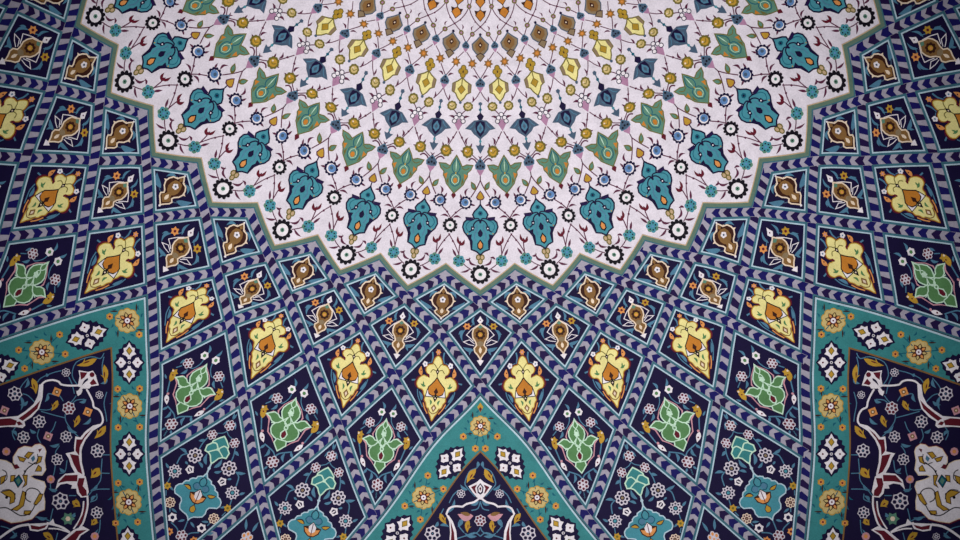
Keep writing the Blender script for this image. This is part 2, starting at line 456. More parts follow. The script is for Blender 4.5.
def f_brown(g):
    g.sym('taupe_glaze', [(0,35.5),(3.6,39.4),(8.6,44),(7.8,49),(4.2,53.4),(0,55)], 2, line='slate_glaze', lw=1.0)
    g.sym('brown_glaze', [(0,37.5),(3,41),(5.6,44.5),(4.6,49),(0,52.5)], 3)
    g.sym('dark_brown_glaze', [(0,41.2),(2.3,44.6),(0,48)], 4); g.disc('cream_glaze', (0,44.7), .9, 5, 5)
    g.sym('taupe_glaze', [(0,52.5),(4.4,55.4),(2.4,58),(0,60.8)], 3.4, line='dark_brown_glaze', lw=.8)
    g.disc('deep_glaze', (0,34.2), 1.6, 3, 5)
def f_tiny(x, y):
    def f(g): g.disc('olive_glaze', (x, y), 2.7, 2, 7); g.disc('rosy_glaze', (x, y), 1.3, 3, 5)
    return f
def f_orange(y0):
    def f(g):
        g.both('dark_brown_glaze', [(1.5,y0),(6.2,y0-.6),(4.4,y0+5)], 2)
        g.sym('orange_glaze', [(0,y0-1.5),(3.2,y0+1),(4.8,y0+4.4),(0,y0+10)], 3, line='dark_brown_glaze', lw=.7)
        g.line('olive_glaze', [(0,y0-6),(0,y0-1)], 1.0, 2)
    return f
def f_vines(g):     # stems and small leaves of one repeat, centred on the palmette axis (all coordinates for the axis at repeat k)
    st = 'plum_glaze'
    for sx in (1, -1):
        q = lambda pts: [(sx*u, y) for u, y in pts]
        # outer ring: wheel to aqua flower, aqua to small wheel
        g.line(st, q([(8,270),(14,266),(18,262)]), 1.0, 1); g.leaf(st, *q([(10,268.5),(20,272)]), 2.2, 1, .1*sx)
        g.leaf(st, *q([(3,265),(11,256)]), 2.4, 1, .28*sx); g.line(st, q([(21,255),(26,243),(32,233)]), 1.0, 1)
        g.leaf(st, *q([(24,256),(28,248)]), 2.4, 1, 0); g.leaf(st, *q([(15,259),(9.5,257)]), 2.2, 1, .2)
        g.line(st, q([(21.5,255),(21,246),(20,240)]), 1.1, 1); g.leaf('maroon_glaze', *q([(20.5,245),(15.8,238.5)]), 3.0, 1, -.15*sx)
        g.leaf('maroon_glaze', *q([(20.3,244),(22.5,235)]), 2.6, 1, .12*sx); g.disc('maroon_glaze', (sx*20.2,242.4), 1.7, 1.5, 5); g.disc(st, (sx*27.6,240.6), 1.2, 1.4, 5)
        # inner: small wheel to blue blossom
        g.line(st, q([(31,219),(26,213),(19,207)]), 1.1, 1); g.disc(st, (sx*25,211.8), 1.3, 1.4, 5)
        g.leaf(st, *q([(28,217),(19,217.5)]), 2.2, 1, .2*sx); g.leaf(st, *q([(30.6,226),(22.5,226)]), 2.0, .8, 0)
        g.line(st, q([(0,179),(4,187),(10,196)]), 1.1, 1); g.line(st, q([(0,180),(0,174)]), 1.0, 1)
        g.leaf(st, *q([(15,195),(12.2,186.5)]), 2.3, 1, .25*sx); g.leaf(st, *q([(19.5,198),(21,192.5)]), 2.0, 1, 0); g.leaf(st, *q([(10,203),(5,204.4)]), 2.0, 1, 0)
        # olive leaf buds
        g.sym_ = None
        g.leaf('olive_glaze', *q([(5,189),(10,180)]), 5.4, 1.4, 0); g.leaf('sage_glaze', *q([(6.3,187),(9.3,181.6)]), 3.0, 2.4, 0)
        # bud to round flower
        g.line(st, q([(0,161),(5,157.5),(10,153)]), 1.0, 1)
        g.line(st, q([(3,163.4),(5.6,159.4),(9.4,157.8),(12.4,159.8)]), 1.4, 1); g.leaf(st, *q([(1.5,159),(-2.5,155)]), 1.2, .9, 0); g.leaf(st, *q([(10.5,148.5),(8.6,143.5)]), 1.8, 1, 0); g.leaf(st, *q([(17.5,151),(21,150.4)]), 1.6, 1, 0)
        # round flower up to white bud at the half repeat
        g.line(st, q([(15,146),(19.5,137),(21.8,132)]), 1.0, 1); g.leaf(st, *q([(14,145.4),(12,138)]), 2.2, 1, .25*sx); g.disc(st, (sx*18.8,138.2), 1.3, 1.4, 5)
        # white bud up to olive flower
        g.line(st, q([(20.8,117),(17,112.5),(14,110)]), 1.0, 1); g.leaf(st, *q([(18,120),(10.5,117.5)]), 2.5, 1, .18*sx)
        g.line(st, q([(0,90),(4,97),(8.5,102)]), .9, 1); g.leaf('plum_glaze', *q([(7.5,102),(7.6,95)]), 1.8, 1, .1)
        g.leaf(st, *q([(2.5,78),(8.5,75)]), 1.9, 1, -.2*sx); g.line(st, q([(0,78),(4,72),(7,67)]), .9, 1)
        g.line(st, q([(9,59),(12,55),(14.2,52)]), .8, 1)
        g.line(st, q([(0,26.5),(4,30),(8,33.5),(14,42)]), .9, 1); g.leaf(st, *q([(8.6,31),(7,25.5)]), 1.4, 1, .25*sx)
        g.line(st, q([(0,26.5),(5,21.5),(9.5,14),(12,6)]), .9, 1); g.disc(st, (sx*5.2,21.6), 1, 1.4, 5)
        g.line(st, q([(12,6),(13,0),(10,-8)]), .8, 1)
    g.disc('plum_glaze', (0,26.5), 1.2, 2, 5)
    g.disc('maroon_glaze', (0,162-2), 0.6, 1, 4)
for k2 in range(-19, 20):
    k = k2/2
    if k2 % 2 == 0:
        part('teal_palmette', k, f_teal, [(0,204),(0,252)])
        part('knob', k, f_knob, [(0,258)])
        part('orange_heart', k, f_heart, [(0,194)])
        part('wheel_blossom', k, f_wheel, [(0,274)])
        part('vine', k, f_vines, [(0,272),(0,250),(0,200),(0,150),(0,100),(0,60),(0,20),(0,0)])
        for sx in (1, -1):
            part('aqua_blossom', k, f_aqua(sx*21.3, 260.5), [(sx*21,260)])
            part('blue_blossom', k, f_blue(sx*15.2, 201.5), [(sx*15,201)])
            part('olive_blossom', k, f_round(sx*13.2, 151.5, 5.3), [(sx*13,151)])
            part('ochre_blossom', k, f_round(sx*12.3, 106.5, 4.6, 'sand_glaze'), [(sx*12,106)])
            part('spiky_blossom', k, f_spiky(sx*8.2, 63), [(sx*8,63)])
            part('tiny_blossom', k, f_tiny(sx*8.3, 34), [(sx*8,34)])
        part('blue_bud', k, f_bud(158), [(0,165)])
        part('blue_star_blossom', k, f_bluestar, [(0,128)])
        part('teal_bud', k, f_bud(77, .85), [(0,84)])
        part('brown_palmette', k, f_brown, [(0,45)])
        part('orange_blossom', k, f_orange(11), [(0,16)]); part('orange_blossom', k, f_orange(-2.5), [(0,2)])
    else:
        part('small_wheel_blossom', k, f_wheel2, [(0,226)])
        part('green_palmette', k, f_green, [(0,175)])
        part('maroon_bud', k, f_maroon, [(0,195)])
        part('white_bud', k, f_whitebud, [(0,122)])
        part('yellow_palmette', k, f_yellow, [(0,90)])
        part('trefoil', k, f_trefoil, [(0,71)])
        part('small_blue_bud', k, f_bud(42, .66), [(0,47)])
        part('tiny_blossom', k, f_tiny(0, 7), [(0,7)])

# ------------------------------------------------------------------ herringbone bands
def chev_line(c, dirn):
    """nodes of one diagonal band: k = c + dirn*s/2"""
    m = (c*dirn+1.5) % 4
    send = {0: 7, 1: 6, 2: 5, 3: 4}[int(round(m)) % 4]
    return send
def build_band(c, dirn):
    send = chev_line(c, dirn)
    P = []
    N = 8
    for i in range(send*N+1):
        s = i/N; P.append(node(c+dirn*s/2, s))
    if not inframe(P, 10): return
    mid = S(*P[0])
    side = 'left' if c < 0 else 'right'
    lab = 'blue and white herringbone band running down %s from the %s star notch %s of centre' % ('rightwards' if dirn > 0 else 'leftwards', ORD[int(abs(c)+.5)], side)
    e = empty('herringbone_band', mid, lab, 'tile band', 'herringbone bands between the lozenges')
    lv = 2.2 if dirn > 0 else 1.0
    g = MB()
    P0 = [(P[0][0]-(P[1][0]-P[0][0])*.7, P[0][1]-(P[1][1]-P[0][1])*.7)]+P
    A = offset_line(P0, W_CH+.004); B = offset_line(P0, -W_CH-.004)
    g.sband('lavender_glaze', A, B, lv); g.build('strip', e, mid)
    g = MB()
    h = MB()
    for seg in range(send):
        Q = P[seg*N:(seg+1)*N+1]
        kx, ky = met(Q[N//2][1])
        L = [0]
        for a, b in zip(Q, Q[1:]): L.append(L[-1]+math.hypot((b[0]-a[0])*kx, (b[1]-a[1])*ky))
        n = max(3, round(L[-1]/(12.0*PX)))
        km = Q[N//2][0]
        sk = 0.0
        if km*dirn < 0: sk = min(1, max(0, (abs(km)-1.6)/2.2))
        def at(t, x):
            t = min(max(t, 0), L[-1])
            i = 0
            while i < len(L)-2 and L[i+1] < t: i += 1
            f = (t-L[i])/(L[i+1]-L[i]); a, b = Q[i], Q[i+1]
            px, pr = a[0]+(b[0]-a[0])*f, a[1]+(b[1]-a[1])*f
            dx, dy = (b[0]-a[0])*kx, (b[1]-a[1])*ky; D = math.hypot(dx, dy)
            return (px-dy/D*x/kx, pr+dx/D*x/ky)
        p = L[-1]/n
        # left of travel (+x); the tip shifts to the side nearer the dome axis
        tipx = 0.0
        if sk > 0:
            sgn = 1 if km > 0 else -1
            # which x sign points towards smaller |k|
            a0 = at(L[-1]/2, .02); a1 = at(L[-1]/2, -.02)
            tipx = (1 if abs(a0[0]) < abs(a1[0]) else -1)*sk*W_CH*.98
        wd = W_CH
        d = W_CH*(1.0-.35*sk); th = p*.56
        for i in range(n):
            t0 = p*(i+.12)
            if seg == 0 and i == 0: t0 += .0
            dl = d*abs(wd-tipx)/W_CH/(1+abs(tipx)/W_CH*.35); dr_ = d*abs(-wd-tipx)/W_CH/(1+abs(tipx)/W_CH*.35)
            pts = [(t0, tipx), (t0+dl, wd), (t0+dl+th*.82, wd), (t0+th*1.12, tipx), (t0+dr_+th*.82, -wd), (t0+dr_, -wd)]
            if pts[0][0] > L[-1]: continue
            far = max(q[0] for q in pts)
            if far > L[-1]+.05 and seg == send-1: continue
            if far > L[-1]:
                # carry on straight past the node
                def at2(t, x):
                    if t <= L[-1]: return at(t, x)
                    e1 = at(L[-1], x); e0 = at(L[-1]-.01, x); f = (t-L[-1])/.01
                    return (e1[0]+(e1[0]-e0[0])*f, e1[1]+(e1[1]-e0[1])*f)
            else: at2 = at
            col = ('cobalt_glaze', 'violet_glaze', 'cobalt_glaze')[(i+seg) % 3]
            g.spoly(col, [at2(*q) for q in pts], lv+.9)
    g.build('chevrons', e, mid)
for c2 in range(-19, 20, 2):
    for dirn in (1, -1):
        build_band(c2/2, dirn)

# ------------------------------------------------------------------ lozenge panels
def edge_pts(k0, s0, k1, s1, n=6):
    return [node(k0+(k1-k0)*i/n, s0+(s1-s0)*i/n) for i in range(n+1)]
def isect(A, B):
    """where polyline A (walked from its end) crosses polyline B (walked from its start)"""
    for i in range(len(A)-1, 0, -1):
        for j in range(len(B)-1):
            (x1, y1), (x2, y2), (x3, y3), (x4, y4) = A[i-1], A[i], B[j], B[j+1]
            d = (x2-x1)*(y4-y3)-(y2-y1)*(x4-x3)
            if abs(d) < 1e-14: continue
            t = ((x3-x1)*(y4-y3)-(y3-y1)*(x4-x3))/d; u = ((x3-x1)*(y2-y1)-(y3-y1)*(x2-x1))/d
            if -1e-6 <= t <= 1+1e-6 and -1e-6 <= u <= 1+1e-6: return i, j, (x1+t*(x2-x1), y1+t*(y2-y1))
    return None
def resample(P, n):
    L = [0]
    kx, ky = met(P[len(P)//2][1])
    for a, b in zip(P, P[1:]): L.append(L[-1]+math.hypot((b[0]-a[0])*kx, (b[1]-a[1])*ky))
    out = []; i = 0
    for q in range(n):
        t = L[-1]*q/n
        while i < len(L)-2 and L[i+1] < t: i += 1
        f = (t-L[i])/((L[i+1]-L[i]) or 1); out.append((P[i][0]+(P[i+1][0]-P[i][0])*f, P[i][1]+(P[i+1][1]-P[i][1])*f))
    return out
def closed_offset(E, wv):
    """E: the four (or three) edges of a panel, in order; returns the outline moved inwards by wv"""
    flat = [p for e in E for p in e[:-1]]
    sg = -1 if area2(flat) < 0 else 1
    ext = []
    for e in E:
        a, b = e[0], e[1]; c, d = e[-2], e[-1]; n = len(e)-1
        f = .35*n
        e2 = [(a[0]+(a[0]-b[0])*f, a[1]+(a[1]-b[1])*f)]+list(e)+[(d[0]+(d[0]-c[0])*f, d[1]+(d[1]-c[1])*f)]
        ext.append(offset_line(e2, sg*(wv[len(ext)] if isinstance(wv, (list, tuple)) else wv)))
    m = len(E); cut = [isect(ext[i], ext[(i+1) % m]) for i in range(m)]
    out = []
    for i in range(m):
        ia = cut[i-1]; ib = cut[i]
        seg = [ia[2]]+ext[i][ia[1]+1:ib[0]]+[ib[2]]
        out += resample(seg, 8 if len(E) == 4 else 56)
    return out
def ring_frame(e, mid, P, extra=None):
    f = MB(); f.spoly('deep_glaze' if not extra else extra, closed_offset(P, W_WH-.002), .5)
    fo = f.build('field', e, mid)
    g = MB()
    a = closed_offset(P, W_CH); b = closed_offset(P, W_ST); c = closed_offset(P, W_WH)
    g.sband('steel_glaze', a, b, 3.6, True); g.sband('pale_line_glaze', b, c, 3.8, True)
    g.build('frame', e, mid)
def blossom6(g, c, r, lv=2, col='petal_glaze', dot='maroon_glaze'):
    for i in range(6):
        t = math.pi/6+math.pi*i/3; x, y = c[0]+r*.62*math.cos(t), c[1]+r*.62*math.sin(t)
        g.disc(col, (x, y), r*.38, lv+.03*i, 7); g.disc(dot, (x, y), r*.225, lv+1, 6)
    g.disc(col, c, r*.34, lv+.5, 6); g.disc(dot, c, r*.15, lv+1.2, 5)
def rosette8(g, c, r, lv=2, col='petal_glaze', dot='navy_glaze', mid='taupe_glaze'):
    g.scal(col, c, r, 8, lv, .2)
    for i in range(8):
        t = 2*math.pi*(i+.5)/8; g.disc(dot, (c[0]+r*.62*math.cos(t), c[1]+r*.62*math.sin(t)), r*.19, lv+1, 5)
    g.disc(dot, c, r*.34, lv+1, 8); g.disc(mid, c, r*.2, lv+2, 6)
def starflower(g, c, r, lv=2):
    g.star('petal_glaze', c, r, 9, lv, .25); 
    for i in range(9):
        t = 2*math.pi*(i+.0)/9; g.disc('navy_glaze', (c[0]+r*.6*math.cos(t), c[1]+r*.6*math.sin(t)), r*.16, lv+1, 4)
    g.disc('navy_glaze', c, r*.36, lv+1, 8); g.disc('teal_glaze', c, r*.24, lv+2, 6)
def smallstar(g, c, r, col='gold_glaze', mid='maroon_glaze', lv=2):
    g.star(col, c, r, 6, lv, .35); g.disc(mid, c, r*.32, lv+1, 6)

def parts_row1(e, mid, k):
    F = column(k)
    def mk(name, fn): g = MB(F); fn(g); g.build(name, e, mid)
    def pal(g):
        g.sym('dark_brown_glaze', [(0,288.5),(2.2,291.5),(3.6,294),(7.5,295),(9.8,298.5),(10.6,302.5),(9,306.5),(5.6,309.6),(4.8,311.6),(7,313.6),(6,316),(3,318.6),(0,321.5)], 2, line='cream_glaze', lw=1.3)
        g.sym('brown_glaze', [(0,295),(4,296.2),(5.6,300),(6,304.5),(4.2,308),(2.4,309.5),(3,311.5),(5.6,313.8),(3.6,316),(0,318.8)], 3)
        g.sym('brown_glaze', [(0,290.4),(1.9,293),(0,295)], 3)
        g.both('cream_glaze', [(9.6,300),(13.2,302),(9.9,303.4)], 2.4)
        g.both('cream_glaze', [(3.4,294.6),(4.6,292.6),(5.6,295)], 2.4)
        for i in range(5):
            t = 2*math.pi*i/5-math.pi/2; g.disc('pure_glaze', (1.6*math.cos(t), 301+1.7*math.sin(t)), 1.5, 4, 6)
        g.disc('slate_glaze', (0,301), 1.1, 5, 6); g.sym('cream_glaze', [(0,310),(1.7,312.6),(1.3,315),(0,316)], 4)
        g.disc('pure_glaze', (0,322.3), 1.2, 3, 5); g.disc('pure_glaze', (0,287.6), 1.0, 3, 5)
    mk('palmette', pal)
    def lv(g):
        for sx in (1, -1):
            g.leaf('leaf_blue_glaze', (sx*9.5,310.5), (sx*22,302), 5.2, 1.4, .12*sx); g.leaf('leaf_blue_glaze', (sx*5.5,293.2), (sx*13,299.5), 3.0, 1.4, -.22*sx)
            g.line('slate_glaze', [(sx*5,313),(sx*9,312.5),(sx*13,309.5)], 1.0, 1.4)
    mk('leaf_scroll', lv)
def parts_row2(e, mid, k):
    F = column(k)
    def mk(name, fn): g = MB(F); fn(g); g.build(name, e, mid)
    def pal(g):
        for sx in (1, -1):
            q = lambda pts: [(sx*u, y) for u, y in pts]
            g.line('pure_glaze', q([(2.6,329),(7.6,332.6),(10,335),(13.4,339),(10,341.8),(6.6,345)]), .8, 2, sm=False)
            g.line('pure_glaze', q([(5.6,347.4),(10.5,343.6),(16.4,345.4),(11.5,347.8),(6,349)]), .7, 2, sm=False)
        g.sym('brown_glaze', [(0,327),(3,330.2),(6.6,333),(7.6,337.4),(7.2,341.5),(4.6,345.4),(3.6,348.6),(6,351.4),(5.4,354.4),(2.6,357.2),(0,361)], 3, line='cream_glaze', lw=1.3)
        g.sym('sage_glaze', [(0,328.6),(2.6,330.6),(0,332.6)], 3.8); g.sym('taupe_glaze', [(0,344.6),(3.2,346),(2.4,349),(0,350)], 3.8)
        g.scal('dark_brown_glaze', (0,338.6), 5.0, 8, 4, .2); g.disc('gold_glaze', (0,338.6), 2.4, 5, 7); g.disc('apricot_glaze', (0,339), 1.4, 6, 6)
        g.sym('cream_glaze', [(0,350),(1.5,352.4),(1.2,354.6),(0,356)], 5)
    mk('palmette', pal)
    def bud(g):
        g.sym('pure_glaze', [(0,318),(1.4,321),(3,323.4),(1.6,325.6),(0,327)], 2); g.disc('plum_glaze', (0,323), .8, 3, 5)
        g.sym('pure_glaze', [(0,366.6),(3.4,362),(1.4,361.6),(0,359.6)], 2)
    mk('bud', bud)
    for sx in (1, -1):
        mk('blossom', lambda g: smallstar(g, (sx*12.8,330), 4.2, 'apricot_glaze' if sx < 0 else 'gold_glaze', 'maroon_glaze'))
    def lv(g):
        for sx in (1, -1):
            g.line('leaf_blue_glaze', [(sx*9,329.6),(sx*5.6,326)], .8, 1.3); g.leaf('leaf_blue_glaze', (sx*5.6,329), (sx*5.2,318), 2.4, 1.3, .18*sx)
            g.leaf('leaf_blue_glaze', (sx*14,333), (sx*17,345.5), 2.8, 1.3, -.24*sx); g.leaf('leaf_blue_glaze', (sx*6,352.8), (sx*17,350.2), 3.4, 1.3, .1*sx)
            g.leaf('leaf_blue_glaze', (sx*8.6,352), (sx*10.6,357.5), 2.2, 1.3, .1)
            g.leaf('leaf_blue_glaze', (sx*17,334), (sx*21,339), 1.8, 1.3, .1)
    mk('leaf_scroll', lv)
def parts_row3(e, mid, k):
    F1 = column(k); F = lambda u, y: F1(u*.93, y)
    def mk(name, fn): g = MB(F); fn(g); g.build(name, e, mid)
    out = [(0,359.5),(2.6,361),(4.4,364),(5.4,367),(8.6,367.6),(11.4,369.6),(12.4,373),(10.6,376),(8.4,378.4),(11.4,378.8),(14,377.8),(17.4,379.4),(20,382),(21.4,386.4),(19.4,390.6),(16,391.6),(13.6,393.4),(12.8,396.6),(11,399.6),(11.2,403),(9,406.4),(8,410),(5.6,412.6),(4.6,416),(2.2,420),(0,425)]
    def pal(g):
        big = [(u*1.09+(0.6 if u > 0 else 0), 392+(y-392)*1.045) for u, y in out]
        g.sym('maroon_glaze', big, 1.6, sm=True)
        g.sym('yellow_glaze', out, 2.4, sm=True, line='gold_glaze', lw=.9)
        g.both('maroon_glaze', [(8.6,376.6),(12.6,375.2),(9.6,379.6),(8,380)], 3)
        g.sym('orange_glaze', [(0,379),(2.4,382.4),(5.6,386),(8.6,389),(9,393),(6.8,396.4),(3,398),(0,397)], 3.4, line='black_glaze', lw=1.0)
        g.both('pure_glaze', [(9.2,391),(10.8,398.6),(2.5,398.8),(7.6,396.6)], 4.2); g.lines('black_glaze', [(9.3,391),(10.8,399),(1,399)], .8, 4.6, sm=False)
        g.sym('dark_brown_glaze', [(0,389.2),(1.2,391.4),(2.4,393.6),(.9,395.4),(0.9,398)], 4.6)
        g.sym('black_glaze', [(0,396.5),(2.3,400),(0,404.6)], 5); g.disc('cream_glaze', (0,400.2), .9, 6, 5)
        g.sym('black_glaze', [(0,369.8),(1.8,373.6),(0,377)], 4); g.disc('cream_glaze', (0,373.6), .8, 5, 5)
        g.line('olive_glaze', [(0,376),(0,379.4)], .8, 4)
        for sx in (1, -1):
            g.line('olive_glaze', [(sx*.8,370.6),(sx*3,367.6),(sx*5.4,366.2)], .8, 4); g.line('olive_glaze', [(sx*1.4,373),(sx*5,372),(sx*7.4,375)], .8, 4)
            g.leaf('green_glaze', (sx*11.4,388.6), (sx*17.2,386.2), 2.4, 4, .1*sx); g.leaf('green_glaze', (sx*13.6,388), (sx*14.6,383.6), 1.6, 4, 0)
            g.leaf('green_glaze', (sx*5.4,402), (sx*4.6,408.4), 2.2, 4, .2*sx); g.line('brown_glaze', [(0,417.5),(sx*3.5,415.5),(sx*6,411)], .9, 4)
        g.sym('brown_glaze', [(0,406.6),(3,410.8),(0,415.8)], 4); g.sym('cream_glaze', [(0,408.8),(1.3,411),(0,413.6)], 5)
    mk('palmette', pal)
    mk('bud', lambda g: smallstar(g, (0,356), 3.0, 'apricot_glaze', 'pink_glaze'))
    for sx in (1, -1):
        mk('blossom', lambda g: (g.scal('pure_glaze', (sx*13.6,367.4), 2.8, 5, 2, .25), g.disc('leaf_blue_glaze', (sx*13.6,367.4), .9, 3, 5)))
        mk('blossom', lambda g: (g.leaf('apricot_glaze', (sx*17,378.6), (sx*17.6,369.6), 4.2, 2, .1*sx), g.disc('maroon_glaze', (sx*17.6,373.6), .8, 3, 5)))
    def lv(g):
        for sx in (1, -1):
            g.line('leaf_blue_glaze', [(sx*6.6,366),(sx*5.6,361),(sx*6.4,356)], 1.5, 1.3); g.line('leaf_blue_glaze', [(sx*8,365.5),(sx*11.4,366.8)], .8, 1.3)
            g.line('leaf_blue_glaze', [(sx*17.4,379),(sx*20,382.4),(sx*27,383.6)], 1.6, 1.3); g.leaf('leaf_blue_glaze', (sx*14,404), (sx*18.4,394), 3.2, 1.3, .1)
            g.line('leaf_blue_glaze', [(sx*20,392),(sx*18.8,399),(sx*15.6,405),(sx*12,411)], 1.0, 1.3); g.line('apricot_glaze', [(sx*12,406),(sx*9.6,412),(sx*6,417.5)], 1.1, 2)
    mk('leaf_scroll', lv)
Y4 = 443
def parts_row4(e, mid, k):
    F0 = column(k); F = lambda u, y: F0(u*.96, Y4+5.2+y*.97)
    def mk(name, fn): g = MB(F); fn(g); g.build(name, e, mid)
    def pal(g):
        half = [(0,-20),(2,-15.6),(5.6,-12),(8.6,-7.6),(9,-3),(7.6,.8),(6,3.4),(9,3),(11.4,.4),(15.4,-.8),(19,1),(22.6,3.2),(18.6,5),(15.6,8.6),(11.6,9.6),(13.6,12.4),(13.8,16.4),(11.6,20.6),(8,23),(5,24.2),(6,28),(3.2,31.4),(0,35)]
        g.sym('pink_glaze', [(0,-20),(9,-11),(13.2,-3),(12,0),(17,-1.6),(23.4,3.6),(19,8),(17.4,14),(16,20),(10,24.6),(6.6,28.4),(0,35.4)], 1.8)
        g.sym('deep_glaze', [(0,-19),(8.4,-10.4),(11.6,-3.5),(11,1.2),(17,.6),(20,4),(17.4,8),(16.4,14),(14.6,19.6),(9.6,23.4),(6.2,28),(0,34)], 2.1)
        g.sym('green_glaze', half, 2.6, line='mint_glaze', lw=1.2)
        g.lines('mint_glaze', [(0,-19),(-2.5,-13),(1.5,-8),(2,-4)], .9, 4); g.lines('mint_glaze', [(0,-1),(4.6,4),(7.4,3)], 1.1, 4); g.lines('mint_glaze', [(0,14),(-1.6,10.4),(4.6,5),(9,8.4),(15.4,10.4)], 1.1, 4)
        g.lines('mint_glaze', [(0,-2),(3,6),(0,10)], 1.0, 4)
        g.scal('mint_glaze', (0,-4), 3.2, 5, 4, .3)
        g.sym('mint_glaze', [(0,11.6),(3.8,17),(2.6,21.5),(0,23.8)], 4.4); g.sym('maroon_glaze', [(0,13.6),(2.5,17.2),(1.8,20.6),(0,22)], 5)
        g.lines('mint_glaze', [(0,24),(4.6,23.6)], 1.0, 4.2)
    mk('palmette', pal)
    for sx in (1, -1):
        mk('blossom', lambda g: (g.star('pure_glaze', (sx*6.4,-27), 4.4, 6, 2, .2), g.disc('green_glaze', (sx*6.4,-27), 1.9, 3, 6)))
        mk('blossom', lambda g: blossom6(g, (sx*17.4,-14.4), 5.6))
        mk('blossom', lambda g: (g.leaf('gold_glaze', (sx*25,9), (sx*28.4,-4), 6.0, 2, .05), g.star('gold_glaze', (sx*26,-1), 4.2, 5, 2.1, .4), g.disc('cream_glaze', (sx*28,-2), 1.2, 3, 5), g.disc('maroon_glaze', (sx*26.2,2), .9, 3, 5)))
        mk('blossom', lambda g: (g.leaf('pure_glaze', (sx*21.5,22), (sx*15.4,31), 4.6, 2, 0), g.disc('maroon_glaze', (sx*18.2,26.8), 1, 3, 5), g.disc('pink_glaze', (sx*20.6,20.8), 1.5, 2.4, 5)))
    mk('blossom', lambda g: blossom6(g, (0,46.5), 6.4))
    def lv(g):
        m = 'leaf_blue_glaze'
        for sx in (1, -1):
            q = lambda pts: [(sx*u, y) for u, y in pts]
            g.line(m, q([(5,-24),(6,-18),(10,-12),(13,-11)]), .9, 1.2); g.leaf(m, *q([(4,-30),(7.4,-38)]), 2.6, 1.2, .15)
            g.leaf(m, *q([(15,-9),(20,-2)]), 2.8, 1.2, .15*sx); g.line(m, q([(22,-10),(26.6,-6)]), 1.0, 1.2); g.leaf(m, *q([(22,-17),(25,-11)]), 2.4, 1.2, 0)
            g.line(m, q([(26,8),(24,14),(22,20)]), 1.3, 1.2); g.leaf(m, *q([(30,8),(34,4)]), 2.0, 1.2, 0)
            g.line(m, q([(14,32),(9,34),(3,37),(0,41)]), 1.3, 1.2); g.leaf(m, *q([(8,35),(10,44)]), 3.0, 1.2, .2*sx); g.leaf(m, *q([(13,32.6),(17,38)]), 2.6, 1.2, 0)
            g.leaf(m, *q([(3,52),(5.6,56)]), 2.2, 1.2, 0)
            g.line(m, q([(0,54),(0,60)]), 1.4, 1.2)
    mk('leaf_scroll', lv)
